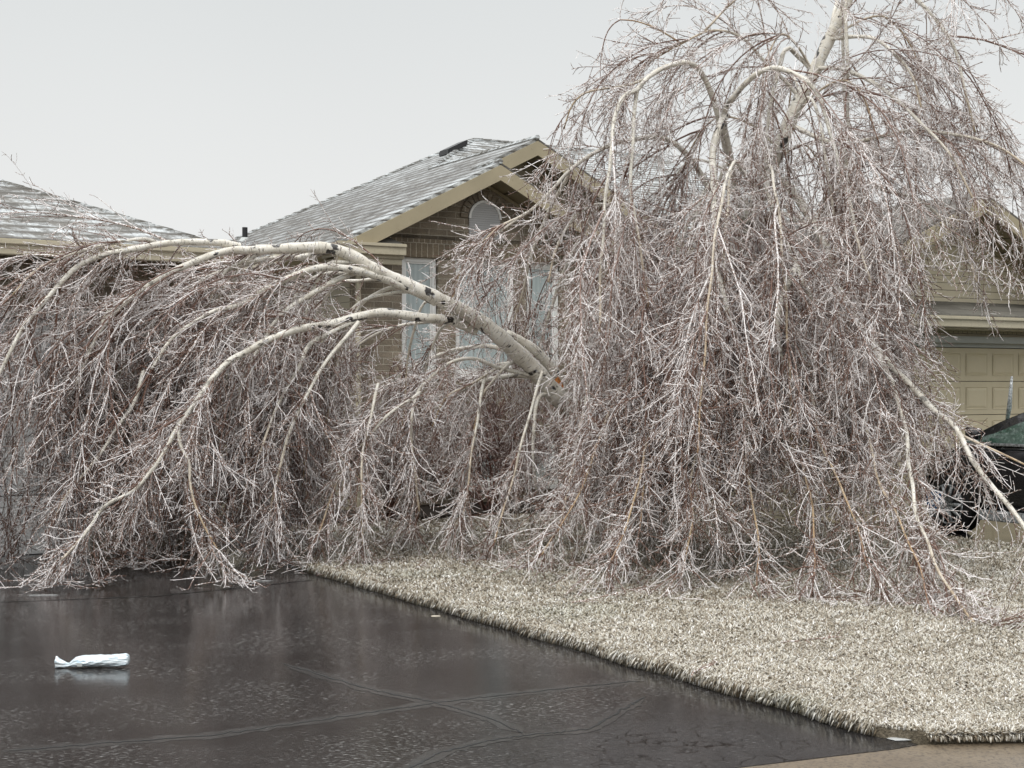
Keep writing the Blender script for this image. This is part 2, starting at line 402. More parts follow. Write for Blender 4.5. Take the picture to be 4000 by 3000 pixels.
# driveway slab between street and left garage
E1 = np.array((-1.89, 12.44)); E2 = np.array((1.71, 6.40))
gfar = W(4.6, 13.75)
dv = [(-12, 1.0), (-6.0, 2.75), (-2.2, 4.7), (.906, 5.97), (1.68, 6.29), (1.80, 6.36)]
far = [tuple(E1), (gfar.x+.55, gfar.y-.35), tuple(W(4.6, 13.95).xy), tuple(W(-6.0, 13.95).xy)]
P_ = [(x, y, 0.0) for x, y in dv + far]
dm = MB(); dm.prism([(x, y, -.055) for x, y, z in P_], (0,0,.055))
drive = tag(dm.build('driveway', M['asphalt']), kind='structure')
def strip(pts_px, wid, z, name, mt, jitter=.02, sub=14, seed=0):
    r_ = random.Random(seed); pts = []
    for (x0,v0),(x1,v1) in zip(pts_px[:-1], pts_px[1:]):
        for k in range(sub):
            t = k/sub; v = v0+(v1-v0)*t; x = x0+(x1-x0)*t; d = 1.6*F/(v-1500)
            pts.append(Vector(((x-2000)/F*d + r_.gauss(0,jitter*.4), d + r_.gauss(0, jitter), z)))
    vs, fs = [], []
    for i, p in enumerate(pts):
        t = (pts[min(i+1,len(pts)-1)] - pts[max(i-1,0)]).normalized(); nrm = Vector((-t.y, t.x, 0))
        f = min(1, i/3+.05, (len(pts)-1-i)/3+.05); w2 = wid*.5*f*(.65+.7*r_.random())
        vs += [p+nrm*w2, p-nrm*w2]
    for i in range(len(pts)-1): fs.append((2*i, 2*i+1, 2*i+3, 2*i+2))
    b = MB(); b.add(vs, fs); return b.build(name, mt, drive)
ck1 = [(0,2935),(400,2905),(850,2870),(1200,2820),(1500,2775),(1710,2745),(1900,2722),(2200,2690),(2550,2655)]
ck2 = [(1100,2590),(1430,2690),(1700,2745),(1900,2800),(2060,2870)]
ck3 = [(1560,3020),(1720,2940),(1900,2895),(2080,2870),(2300,2850),(2420,2780),(2530,2715)]
ck4 = [(-60,2355),(600,2330),(1000,2290),(1260,2262)]
for i, (c_, w1) in enumerate(((ck1,.11),(ck2,.10),(ck3,.09))):
    strip(c_, w1, .0006+.0003*i, 'crack_filler', M['filler'], .006, 10, i)
for i, (c_, w1) in enumerate(((ck1,.011),(ck2,.010),(ck3,.013),(ck4,.018))):
    strip(c_, w1, .0018+.0003*i, 'crack', M['crack'], .008, 16, 9+i)

# concrete gutter along the street, and the street itself
cm_ = MB()
cur = [(-12,1.003),(-6.0,2.753),(-2.2,4.703),(.906,5.973),(1.68,6.293),(1.80,6.363),(2.35,6.44),(6.0,7.43),(14,11.2)]
inn = [(x+.35, y-.75) for x, y in cur]
vs = [(x,y,-.003) for x,y in cur] + [(x,y,-.03) for x,y in inn]; k = len(cur)
cm_.add(vs, [(i, i+k, i+1+k, i+1) for i in range(k-1)])
vs2 = [(x,y,-.0031) for x,y in cur] + [(x,y,-.06) for x,y in cur]; cm_.add(vs2, [(i, i+1, i+1+k, i+k) for i in range(k-1)])
tag(cm_.build('curb', M['curb']), kind='structure')
rm = MB(); inn2 = [(x, y-.02) for x, y in inn]
vs = [(x,y,-.042) for x,y in inn2] + [(x+4,y-9,-.042) for x,y in inn2]
rm.add(vs, [(i, i+k, i+1+k, i+1) for i in range(k-1)])
tag(rm.build('road', M['asphalt']), kind='structure')

# neighbour's driveway under the car
nd = MB(); q = [W(11.2,12.15), W(15.4,12.15), W(15.4,2.5), W(11.2,2.5)]
nd.prism([(p.x,p.y,-.05) for p in q], (0,0,.062))
tag(nd.build('neighbour_driveway', M['asphalt']), kind='structure')

# lawn
def pt_in(poly, x, y):
    ins = np.zeros(x.shape, bool); j = len(poly)-1
    for i in range(len(poly)):
        xi, yi = poly[i]; xj, yj = poly[j]
        cnd = ((yi > y) != (yj > y)) & (x < (xj-xi)*(y-yi)/((yj-yi) if yj != yi else 1e-9) + xi)
        ins ^= cnd; j = i
    return ins
A0 = W(11.17, 5.0); A1 = W(11.17, 12.3)
edge = [tuple(E1+(E2-E1)*t) for t in np.linspace(0, .985, 40)]
edge = [(x + .010*math.sin(i*1.3)+.008*math.sin(i*5.1), y + .009*math.cos(i*2.1)) for i, (x, y) in enumerate(edge)]
street = [(1.86,6.40),(2.35,6.43),(3.2,6.66),(6.0,7.42)]
LAWN = edge + street + [(A0.x, A0.y), (A1.x, A1.y), tuple(W(11.17,16.2).xy), tuple(W(4.75,16.2).xy), tuple(W(4.75,13.9).xy), (gfar.x+.56, gfar.y-.36)]
LZ = .062
lm = MB(); lm.prism([(x, y, -.05) for x, y in LAWN], (0,0,.05+LZ*.75))
tag(lm.build('lawn', M['lawn']), kind='structure')

# iced grass blades: uncountable ground cover, one object
def blades(n_try, lo, hi, size):
    d = 1/np.sqrt(rng.uniform(1/hi**2, 1/lo**2, n_try)); k = rng.uniform(-.38, .42, n_try)
    x = k*d; y = d; ok = pt_in(LAWN, x, y)
    x, y, d = x[ok], y[ok], d[ok]
    return x, y, d
x, y, d = blades(400000, 6.2, 17, 1)
ne = 11000                                      # tufts spilling over the cut edge
te = rng.uniform(0, 1, ne)**.8
EA = np.array(edge); fe_ = te*(len(EA)-1); ie_ = np.minimum(fe_.astype(int), len(EA)-2); fe_ = (fe_-ie_)[:, None]
exy = EA[ie_]*(1-fe_)+EA[ie_+1]*fe_; ex, ey = exy[:, 0], exy[:, 1]
en = np.array((E2[1]-E1[1], -(E2[0]-E1[0]))); en = en/np.linalg.norm(en)      # toward the driveway
if en[0] > 0: en = -en
nb = len(x)
h = rng.uniform(.008, .026, nb)*(.8+d*.03); r0 = rng.uniform(.0026, .0068, nb)*(.55+d*.05)
az = rng.uniform(0, 2*np.pi, nb); lean = rng.uniform(.1, 1.7, nb)*h
bead = rng.uniform(size=nb) < .16; r0 = np.where(bead, r0*rng.uniform(1.3, 2.0, nb), r0); h = np.where(bead, h*.75, h)
base = np.stack([x, y, np.full(nb, LZ*.7)], 1)
clump = .5+.5*np.sin(x*7+2*np.sin(y*5))*np.cos(y*9+np.sin(x*6)); h = h*(.75+.5*clump)
tip = base + np.stack([np.cos(az)*lean, np.sin(az)*lean, h], 1)
tone = np.clip(rng.normal(.50, .27, nb) + .12*(clump-.5), 0, 1)
# edge blades hang
eb = np.stack([ex, ey, rng.uniform(LZ*.6, LZ*1.25, ne)], 1); ln_ = rng.uniform(.0, .022, ne)**1.0*np.where(rng.uniform(size=ne) < .08, 2.2, 1)
eb[:, :2] -= en*rng.uniform(-.004, .02, ne)[:, None]
et = eb + np.stack([en[0]*ln_, en[1]*ln_, -rng.uniform(.012, .062, ne)], 1); et[:, 2] = np.maximum(et[:, 2], .004)
base = np.concatenate([base, eb]); tip = np.concatenate([tip, et])
r0 = np.concatenate([r0, rng.uniform(.002, .0055, ne)]); tone = np.concatenate([tone, rng.uniform(.0, .95, ne)])
ns = 2500                                     # ragged fringe along the street side
ti = rng.uniform(0, 1, ns)*(len(street)-1); ii = ti.astype(int); fr_ = ti-ii; S_ = np.array(street)
sx = S_[ii]*(1-fr_)[:,None] + S_[np.minimum(ii+1,len(S_)-1)]*fr_[:,None]
sb = np.concatenate([sx + rng.normal(0,.012,(ns,2)), np.full((ns,1), LZ*.6)], 1)
stp = sb + np.stack([rng.uniform(-.02,.02,ns), -rng.uniform(0,.045,ns), rng.uniform(-.03,.02,ns)], 1)
base = np.concatenate([base, sb]); tip = np.concatenate([tip, stp]); r0 = np.concatenate([r0, rng.uniform(.003,.008,ns)]); tone = np.concatenate([tone, rng.uniform(.1,.9,ns)])
nb = len(base)
mid = (base+tip)*.5 + np.array((0,0,.3))*np.linalg.norm(tip-base, axis=1)[:,None]*.35
ph = rng.uniform(0, 6.28, nb)
rings = []
for P, rr in ((base, r0*.8), (mid, r0), (tip, r0*.45)):
    for kx in range(3):
        a_ = ph+kx*2.094
        rings.append(P + np.stack([np.cos(a_)*rr, np.sin(a_)*rr, np.zeros(nb)], 1))
V = np.stack(rings, 1).reshape(-1, 3)           # nb*9
b_ = (np.arange(nb)*9)[:, None]
Q = np.concatenate([b_+np.array([[i+0, i+(1), i+4, i+3]]) for i in (0,)] + [b_+np.array([[1,2,5,4]]), b_+np.array([[2,0,3,5]]), b_+np.array([[3,4,7,6]]), b_+np.array([[4,5,8,7]]), b_+np.array([[5,3,6,8]])])
T = b_+np.array([[6,7,8]])
tag(np_mesh('grass', V, Q, M['grass'], attrs={'tone': np.repeat(tone, 9)}, tris=T), kind='stuff')

# ================================================================== HOUSES
def wall_holes(b, a0, a1, z0, z1, c, holes, depth=.12, mi=0, axis='a'):
    xs = sorted({a0, a1, *[h[0] for h in holes], *[h[1] for h in holes]}); zs = sorted({z0, z1, *[h[2] for h in holes], *[h[3] for h in holes]})
    P = (lambda u, z, dd=0: (u, c+dd, z)) if axis == 'a' else (lambda u, z, dd=0: (c+dd, u, z))
    for i in range(len(xs)-1):
        for j in range(len(zs)-1):
            mxx, mzz = (xs[i]+xs[i+1])/2, (zs[j]+zs[j+1])/2
            if any(h[0] < mxx < h[1] and h[2] < mzz < h[3] for h in holes): continue
            b.add([P(xs[i],zs[j]),P(xs[i+1],zs[j]),P(xs[i+1],zs[j+1]),P(xs[i],zs[j+1])], [(0,1,2,3)], mi)
    for h in holes:
        p = [(h[0],h[2]),(h[1],h[2]),(h[1],h[3]),(h[0],h[3])]
        for k in range(4):
            u, v = p[k], p[(k+1)%4]
            b.add([P(*u),P(*v),P(*v,depth),P(*u,depth)], [(0,1,2,3)], mi)
def window(par, a0, a1, z0, z1, c, glass, mull=(), nm='window', fr=.05):
    f = MB(); g = .012
    f.box(a0+g,a1-g,c+.02,c+.085,z0,z0+fr); f.box(a0+g,a1-g,c+.02,c+.085,z1-fr,z1)
    f.box(a0+g,a0+g+fr,c+.018,c+.083,z0+fr,z1-fr); f.box(a1-g-fr,a1-g,c+.018,c+.083,z0+fr,z1-fr)
    for mm in mull: f.box(mm-.02,mm+.02,c+.022,c+.08,z0+fr,z1-fr)
    # inner sash
    s_ = fr+.022
    f.box(a0+g+fr,a1-g-fr,c+.035,c+.07,z0+fr,z0+s_); f.box(a0+g+fr,a1-g-fr,c+.035,c+.07,z1-s_,z1-fr)
    f.box(a0+g+fr,a0+g+s_,c+.036,c+.069,z0+s_,z1-s_); f.box(a1-g-s_,a1-g-fr,c+.036,c+.069,z0+s_,z1-s_)
    wf = f.build(nm, M['white_frame'], par)
    q = MB(); q.box(a0+g+fr*.5,a1-g-fr*.5,c+.05,c+.06,z0+fr*.5,z1-fr*.5); q.build('pane', glass, wf)
    s2 = MB(); s2.box(a0-.03,a1+.03,c-.045,c+.02,z0-.055,z0-.004); s2.build('sill', M['white_frame'], wf, bevel=.004)
    return wf
def frame_empty(name, a0, c0):
    """thing whose local axes are the street frame, origin at (a0, c0)"""
    e = empty(name, W(a0, c0), TH); return e
class HB(MB):
    """house builder: coordinates given in (a, c, z), stored relative to the thing's origin"""
    def __init__(s, a0, c0): super().__init__(); s.o = (a0, c0)
    def add(s, vs, fs, mi=0): super().add([(p[0]-s.o[0], p[1]-s.o[1], p[2]) for p in vs], fs, mi)

# ---- centre house -------------------------------------------------
OA, OC = 8.8, 16.0
H = frame_empty('brick_house', OA, OC)
tag(H, 'brown brick house with two front gables and frosted shingle roof behind the bent birch', 'house')
MBo = MB
def nb_(): return HB(OA, OC)
PI_ = .507; ZA = lambda a: 3.25 + PI_*(a-6.69)       # west roof plane
XL, XR = 7.12, 10.55                                  # front gable wall
up = [(7.67,8.17,1.72,3.17),(8.42,9.29,1.72,3.17),(9.45,9.97,1.72,3.17)]
lo = [(7.67,8.17,.29,.93),(8.42,9.29,.29,.93),(9.45,9.97,.29,.93)]
b = nb_(); wall_holes(b, XL, XR, 0, 3.45, 16.0, up+lo)
b.add([(XL,16.0,3.45),(XR,16.0,3.45),(XR,16.0,4.26-PI_*(XR-8.83)),(8.83,16.0,4.26),(XL,16.0,4.26-PI_*(8.83-XL))], [(0,1,2,3,4)])
b.build('wall', M['brick'], H)
b = nb_(); b.add([(XL,16.0,0),(XL,25.4,0),(XL,25.4,3.42),(XL,16.0,3.42)], [(0,1,2,3)]); 
sw_m = siding_mat('side_siding', (.40,.36,.26))
b.build('side_wall', sw_m, H)
b = nb_(); b.box(XL-.02, XL+.03, 15.975, 16.3, 0, 3.2); b.build('corner_board', M['brick_side'], H)
b = nb_(); b.add([(XR,16.0,0),(XR,16.75,0),(XR,16.75,3.3),(XR,16.0,3.3)], [(0,1,2,3)]); b.build('return_wall', M['brick_side'], H)
b = nb_(); wall_holes(b, XR, 14.6, 0, 3.3, 16.75, [(11.3,12.6,1.2,2.6)]); 
b.add([(7.2,16.75,3.3),(12.4,16.75,3.3),(12.3,16.75,3.44),(9.78,16.75,4.72),(7.2,16.75,3.41)], [(0,1,2,3,4)])
b.build('recessed_wall', M['siding'], H)
b = nb_(); wf = None
b.box(7.40,10.2,15.984,16.02,3.176,3.405); b.build('lintel', M['soldier'], H)
b = nb_(); b.box(XL+.005,XR-.005,15.93,15.999,0,.10); b.build('plinth', M['soil'], H)
class Par: pass
def hwindow(a0,a1,z0,z1,c,glass,mull=()):
    global MB
    sv = MB; 
    class _M(HB):
        def __init__(s): super().__init__(OA, OC)
    MB = _M
    try: return window(H, a0,a1,z0,z1,c,glass,mull)
    finally: MB = sv
for q in up: hwindow(*q, 16.02, M['glass'])
for q in lo: hwindow(*q, 16.02, M['blind_glass'])
hwindow(11.3,12.6,1.2,2.6,16.77,M['glass'],(11.95,))
# arched gable vent with radiating stones
b = nb_(); ca, cz, rr = 8.83, 3.70, .225
arc = [(ca+rr*math.cos(t), 15.985, cz+rr*math.sin(t)) for t in np.linspace(0, math.pi, 19)]
b.prism([(ca+rr,15.985,3.44)]+arc+[(ca-rr,15.985,3.44)][::1], (0,.03,0)); vent = b.build('arched_vent', M['vent_slat'], H)
b = nb_()
ring = [(ca+(rr+.001)*math.cos(t), cz+(rr+.001)*math.sin(t)) for t in np.linspace(0, math.pi, 19)]
for (u0,w0),(u1,w1) in zip(ring[:-1], ring[1:]):
    pass
def arcpiece(b, r1, r2, t0, t1, y0, y1):
    ts = np.linspace(t0, t1, 4)
    poly = [(ca+r1*math.cos(t), y0, cz+r1*math.sin(t)) for t in ts] + [(ca+r2*math.cos(t), y0, cz+r2*math.sin(t)) for t in ts[::-1]]
    b.prism(poly, (0, y1-y0, 0))
for i in range(6): arcpiece(b, rr-.018, rr+.012, math.pi*i/6, math.pi*(i+1)/6, 15.965, 15.99)
b.build('frame', M['white_frame'], vent)
b = nb_()
for i in range(13):
    t0 = math.pi*(i+.06)/13; t1 = math.pi*(i+.94)/13; arcpiece(b, rr+.02, rr+.125, t0, t1, 15.978, 16.01)
b.build('arch_stones', M['brick'], H, bevel=.004)
# roof slabs
def slab(poly, th, mt, name, par, bb):
    b = bb(); b.prism([(a,c,z) for a,c,z in poly], (0,0,th)); return b.build(name, mt, par)
z15, PR = ZA(8.83), (11.40, 21.05)
Wp = [(6.62,15.60),(8.83,15.60),(8.83,16.28),(9.78,16.28),(9.78,19.42),(11.40,21.04),(6.62,25.82)]
slab([(a,c,ZA(a)) for a,c in Wp], .045, M['roof_w'], 'roof', H, nb_)
zE2 = lambda a: ZA(9.78) - PI_*(a-9.78); zE1 = lambda a: ZA(8.83) - PI_*(a-8.83)
slab([(8.83,15.60,zE1(8.83)),(11.0,15.60,zE1(11.0)),(11.0,16.28,zE1(11.0)),(8.83,16.28,zE1(8.83))], .045, M['roof_bare'], 'roof', H, nb_)
slab([(9.78,16.28,zE2(9.78)),(12.85,16.28,zE2(12.85)),(12.85,16.36,zE2(12.85)),(9.78,19.42,zE2(9.78))], .045, M['roof_bare'], 'roof', H, nb_)
zS = lambda c: ZA(11.40) - PI_*(21.04-c)
slab([(11.40,21.04,zS(21.04)),(9.78,19.42,zS(19.42)),(12.85,16.36,zS(16.36)),(19.6,16.36,zS(16.36)),(15.2,21.04,zS(21.04))], .043, M['roof_s'], 'roof', H, nb_)
slab([(11.40,21.06,zS(21.04)),(15.2,21.06,zS(21.04)),(19.6,25.8,zS(16.36)),(6.62,25.82,zS(16.36))], .043, M['roof_s'], 'roof', H, nb_)
# ridge caps on the visible hip and ridges
for p, q in (((11.40,21.04,ZA(11.4)),(9.78,19.42,ZA(9.78))),((9.78,19.42,ZA(9.78)),(9.78,16.27,ZA(9.78))),((8.83,16.3,z15),(8.83,15.59,z15)),((11.40,21.04,ZA(11.4)),(6.62,25.8,ZA(6.62))),((11.4,21.04,ZA(11.4)),(15.2,21.04,ZA(11.4)))):
    b = nb_(); p, q = Vector(p), Vector(q); n_ = max(2, int((q-p).length/.16))
    for i in range(n_):
        u, v = p+(q-p)*i/n_, p+(q-p)*(i+1.1)/n_
        b.tube([u+Vector((0,0,.035)), v+Vector((0,0,.048))], .035, 6)
    b.build('ridge_cap', M['roof_s'], H)
# rake fascia
def rake(b, a_ap, z_ap, a_end, z_end, c0, drop=.19, th=.03):
    b.prism([(a_ap,c0,z_ap),(a_end,c0,z_end),(a_end,c0,z_end-drop),(a_ap,c0,z_ap-drop)], (0,th,0))
for (ap, L_, R_, cf, cw) in ((8.83,6.62,10.98,15.57,16.0),(9.78,8.84,12.85,16.25,16.75)):
    zt = ZA(ap); b = nb_()
    rake(b, ap, zt, L_, zt-PI_*(ap-L_), cf); rake(b, ap, zt, R_, zt-PI_*(R_-ap), cf)
    b.build('fascia', M['fascia'], H)
    b = nb_()      # soffit under the overhang
    for s_, E_ in ((-1, L_), (1, R_)):
        q = [(ap, cf+.031), (E_, cf+.031), (E_, cw), (ap, cw)]
        b.prism([(a, c, zt-PI_*abs(ap-a)-.155) for a, c in q], (0,0,.012))
    b.build('soffit', M['soffit'], H)
    b = nb_(); zz = zt-.17      # frieze board against the wall
    for E_ in (L_+.3, R_-.3):
        b.prism([(ap,cw-.02,zz),(E_,cw-.02,zz-PI_*abs(ap-E_)),(E_,cw-.02,zz-PI_*abs(ap-E_)-.04),(ap,cw-.02,zz-.04)], (0,.018,0))
    b.build('frieze_board', M['fascia'], H)
# eave return with its little roof and gutter
b = nb_()
b.box(6.60,7.50,15.52,15.575,3.14,3.27); b.box(6.60,7.50,15.575,15.99,3.10,3.16); b.box(6.60,7.50,15.50,15.54,3.235,3.275); b.box(6.62,7.48,15.60,15.66,3.03,3.10)
b.build('eave_return', M['gutter'], H, bevel=.006)
b = nb_(); b.add([(6.66,15.56,3.272),(7.50,15.56,3.272),(7.30,15.99,3.47),(6.66,15.99,3.47)], [(0,1,2,3)]); b.add([(7.50,15.56,3.272),(7.50,15.99,3.272),(7.30,15.99,3.47)], [(0,1,2)])
b.build('return_roof', M['roof_bare'], H)
b = nb_(); b.box(6.50,6.62,15.55,25.8,3.13,3.25); b.box(6.62,7.12,15.6,25.7,3.13,3.145); b.build('gutter', M['gutter'], H, bevel=.01)
# roof vent and plumbing stack are carried by the roof
b = nb_(); zv = ZA(10.75)
b.prism([(10.58,20.35,ZA(10.58)+.05),(10.93,20.35,ZA(10.93)+.05),(10.93,20.7,ZA(10.93)+.05),(10.58,20.7,ZA(10.58)+.05)], (0,0,.09))
b.build('roof_vent', M['pipe'], H, bevel=.012)
b = nb_(); b.tube([(8.12,23.0,3.95),(8.12,23.0,4.22)], .045, 14); b.build('vent_pipe', M['pipe'], H)
b = nb_(); b.tube([(8.12,23.0,3.98),(8.12,23.0,4.05)], [.11,.055], 14); b.build('flashing', M['grey_trim'], H)
b = nb_(); b.tube([(7.04,15.9,.05),(7.04,15.9,3.1)], .035, 8); b.build('downspout', M['gutter'], H)
# mulch bed in front
b = MB(); q = [W(5.2,15.1),W(7.0,14.7),W(9,14.9),W(11.1,14.8),W(11.1,15.99),W(5.2,15.99)]
b.prism([(p.x,p.y,.03) for p in q], (0,0,.05)); tag(b.build('flower_bed', M['soil']), kind='structure')

# ---- left garage house ---------------------------------------------
OA, OC = 1.6, 13.8
G = frame_empty('garage_house', OA, OC)
tag(G, 'brown brick garage with a white door and iced hip roof at the left edge', 'house')
b = nb_(); wall_holes(b, -3.2, 4.40, 0, 2.80, 13.8, [(-1.6,3.35,-.01,2.33)], .2); b.build('wall', M['brick'], G)
b = nb_(); b.add([(4.40,13.8,0),(4.40,19.5,0),(4.40,19.5,2.8),(4.40,13.8,2.8)], [(0,1,2,3)]); b.build('side_wall', M['brick_side'], G)
def gdoor(par, a0, a1, z1, c, mt, pw, ph, trimmat, nb):
    d_ = nb(); rows = max(1, round(z1/ph)); ph = z1/rows; cols = max(1, round((a1-a0)/pw)); pw = (a1-a0)/cols
    for r_ in range(rows):
        d_.box(a0, a1, c, c+.04, r_*ph+.004, (r_+1)*ph-.003)
    door = d_.build('door', mt, par, bevel=.003)
    bk = nb(); bk.box(a0-.08, a1+.08, c+.045, c+.06, 0, z1+.11); bk.build('backing', M['dark'], door)  # added dark sheet, blocks sky light leaking through the door gaps
    p = nb()
    for r_ in range(rows):
        for k_ in range(cols):
            x0 = a0+k_*pw+pw*.13; x1 = a0+(k_+1)*pw-pw*.13; z0 = r_*ph+ph*.2; zt = (r_+1)*ph-ph*.2; s = .03
            # raised-field panel: bevelled ring and flat field
            o_ = [(x0,c-.001,z0),(x1,c-.001,z0),(x1,c-.001,zt),(x0,c-.001,zt)]
            m_ = [(x0+s*.5,c+.014,z0+s*.5),(x1-s*.5,c+.014,z0+s*.5),(x1-s*.5,c+.014,zt-s*.5),(x0+s*.5,c+.014,zt-s*.5)]
            i_ = [(x0+s,c-.008,z0+s),(x1-s,c-.008,z0+s),(x1-s,c-.008,zt-s),(x0+s,c-.008,zt-s)]
            e_ = [(x0-.012,c-.007,z0-.012),(x1+.012,c-.007,z0-.012),(x1+.012,c-.007,zt+.012),(x0-.012,c-.007,zt+.012)]
            p.add(e_+o_+i_, [(q, (q+1)%4, (q+1)%4+4, q+4) for q in range(4)] + [(q+4, (q+1)%4+4, (q+1)%4+8, q+8) for q in range(4)] + [(8,9,10,11)])
    p.build('panel', mt, door)
    t = nb(); t.box(a0-.09,a0-.004,c-.06,c+.03,0,z1+.09); t.box(a1+.004,a1+.09,c-.06,c+.03,0,z1+.09); t.box(a0-.004,a1+.004,c-.058,c+.03,z1+.004,z1+.088)
    t.build('door_frame', trimmat, par, bevel=.005)
    return door
gdoor(G, -1.51, 3.26, 2.22, 13.90, M['white_door'], .6, .55, M['grey_trim'], nb_)
zG = 2.86; pg = .41
rc = [(-3.6,13.36),(4.62,13.36),(4.62,21.4),(-3.6,21.4)]; apx = (.5,17.4)
zt = zG + pg*4.04
slab([(-3.6,13.36,zG),(4.62,13.36,zG),(.58,17.4,zt),(.4,17.4,zt)], .045, M['roof_left'], 'roof', G, nb_)
rl = shingle_mat('iced_shingles_left_side', 'y', .62, pitch=.16)
slab([(4.62,13.36,zG),(4.62,21.44,zG),(.58,17.4,zt)], .044, rl, 'roof', G, nb_)
slab([(-3.6,21.44,zG),(4.62,21.44,zG),(.58,17.4,zt),(.4,17.4,zt)], .043, M['roof_left'], 'roof', G, nb_)
b = nb_(); p, q = Vector((.58,17.4,zt)), Vector((4.62,13.36,zG)); n_ = 24
for i in range(n_):
    u, v = p+(q-p)*i/n_, p+(q-p)*(i+1.15)/n_; b.tube([u+Vector((0,0,.03)), v+Vector((0,0,.036))], .035, 6)
b.build('ridge_cap', M['roof_left'], G)
b = nb_(); b.box(-3.6,4.66,13.25,13.36,zG-.11,zG+.02); b.box(-3.6,4.66,13.22,13.27,zG-.02,zG+.03); b.box(4.62,4.72,13.3,21.4,zG-.11,zG+.02); b.build('gutter', M['gutter'], G, bevel=.008)
b = nb_(); b.box(-3.6,4.6,13.36,13.8,zG-.10,zG-.085); b.build('soffit', M['soffit'], G)

# ---- right neighbour -------------------------------------------------
OA, OC = 13.2, 12.2
Nn = frame_empty('neighbour_house', OA, OC)
tag(Nn, 'beige sided house with gable above a tan panelled garage door behind the dark car', 'house')
b = nb_(); wall_holes(b, 10.85, 15.75, 0, 2.5, 12.2, [(11.0,15.35,-.01,2.09)], .2); 
b.build('wall', M['siding_pale'], Nn)
AP, ZP, pn = 13.2, 3.80, .47
b = nb_(); b.add([(10.85,12.35,2.4),(15.75,12.35,2.4),(15.75,12.35,ZP-.2-pn*2.55),(AP,12.35,ZP-.2),(10.85,12.35,ZP-.2-pn*2.35)], [(0,1,2,3,4)]); b.build('gable_wall', M['siding_pale'], Nn)
b = nb_(); b.box(10.85,15.75,12.19,12.34,2.21,2.38); b.build('frieze', M['frieze'], Nn)
b = nb_(); b.add([(10.85,12.2,0),(10.85,19,0),(10.85,19,2.7),(10.85,12.2,2.7)], [(0,1,2,3)]); b.build('side_wall', M['siding_pale'], Nn)
gdoor(Nn, 11.09, 15.26, 2.04, 12.30, M['tan_door'], .45, .41, M['grey_trim'], nb_)
b = nb_(); b.box(10.95,15.4,12.10,12.19,2.09,2.17); b.build('door_header', M['grey_trim'], Nn, bevel=.01)
# skirt roof
slab([(10.5,11.72,2.36),(16.0,11.72,2.36),(16.0,12.35,2.56),(10.5,12.35,2.56)], .035, shingle_mat('bare_grey_shingles','x',-.05,.16,.3,(.12,.115,.10)), 'skirt_roof', Nn, nb_)
b = nb_(); b.box(10.5,16.0,11.60,11.71,2.25,2.37); b.box(10.5,16.0,11.575,11.61,2.335,2.375); b.box(10.5,16.0,11.71,12.19,2.235,2.25); b.build('gutter', M['gutter'], Nn, bevel=.007)
for s_ in (-1, 1):
    E_ = AP + s_*2.75
    slab([(AP,11.78,ZP),(E_,11.78,ZP-pn*2.75),(E_,20,ZP-pn*2.75),(AP,20,ZP)], .05, M['roof_bare'], 'roof', Nn, nb_)
b = nb_()
for s_ in (-1,1): rake(b, AP, ZP, AP+s_*2.75, ZP-pn*2.75, 11.75)
b.build('fascia', M['fascia'], Nn)
b = nb_()
for s_ in (-1,1):
    E_ = AP+s_*2.7; b.prism([(a,c,ZP-pn*abs(a-AP)-.155) for a,c in ((AP,11.781),(E_,11.781),(E_,12.35),(AP,12.35))], (0,0,.012))
b.build('soffit', M['soffit'], Nn)
b = nb_()
for s_ in (-1,1):
    b.prism([(AP,12.31,ZP-.17),(AP+s_*2.3,12.31,ZP-.17-pn*2.3),(AP+s_*2.3,12.31,ZP-.23-pn*2.3),(AP,12.31,ZP-.23)], (0,.03,0))
b.build('frieze_board', M['fascia'], Nn)

# ================================================================== CAR (nose toward the garage)
m = mat('black_car_paint', (.008,.009,.012), .2, .5, 1.0); n = N(m); o = n.obj()
icp = n.rng(n.noise(o, 14, 5, .7), .56, .66, 0, .5)
sp_ = n.new('ShaderNodeSeparateXYZ'); n.link(n.new('ShaderNodeNewGeometry').outputs['Normal'], sp_.inputs[0])
upf = n.rng(sp_.outputs['Z'], .25, .8, 0.06, 1)
n.link(n.mix(n.math('MULTIPLY', icp, upf), (.008,.009,.012), (.5,.53,.56)), n.b.inputs['Base Color'])
n.bump(n.noise(n.mapping(o, (1,1,.25)), 55, 4), .35, .006); M['carpaint'] = m
m = mat('frosted_green_glass', (.10,.17,.13), .12, .5, 1.0); n = N(m); o = n.obj()
n.link(n.ramp(n.noise(o, 30, 6, .75), [(.35,(.018,.045,.032)),(.55,(.06,.13,.095)),(.75,(.34,.43,.38))]), n.b.inputs['Base Color']); n.bump(n.noise(o, 60, 4), .5, .004)
M['car_glass'] = m
m = mat('ice_crust', (.55,.58,.60), .25, .5, .8); n = N(m); o = n.obj()
n.link(n.ramp(n.noise(o, 45, 4, .7), [(.35,(.10,.11,.11)),(.65,(.62,.66,.68))]), n.b.inputs['Base Color']); n.bump(n.noise(o, 60, 3), .6, .006)
M['ice_crust'] = m
CX, CY = 12.55, 9.5
car = empty('parked_car', W(CX, CY), TH)
tag(car, 'black car with frosted windows parked before the tan garage door, its wiper lifted', 'car')
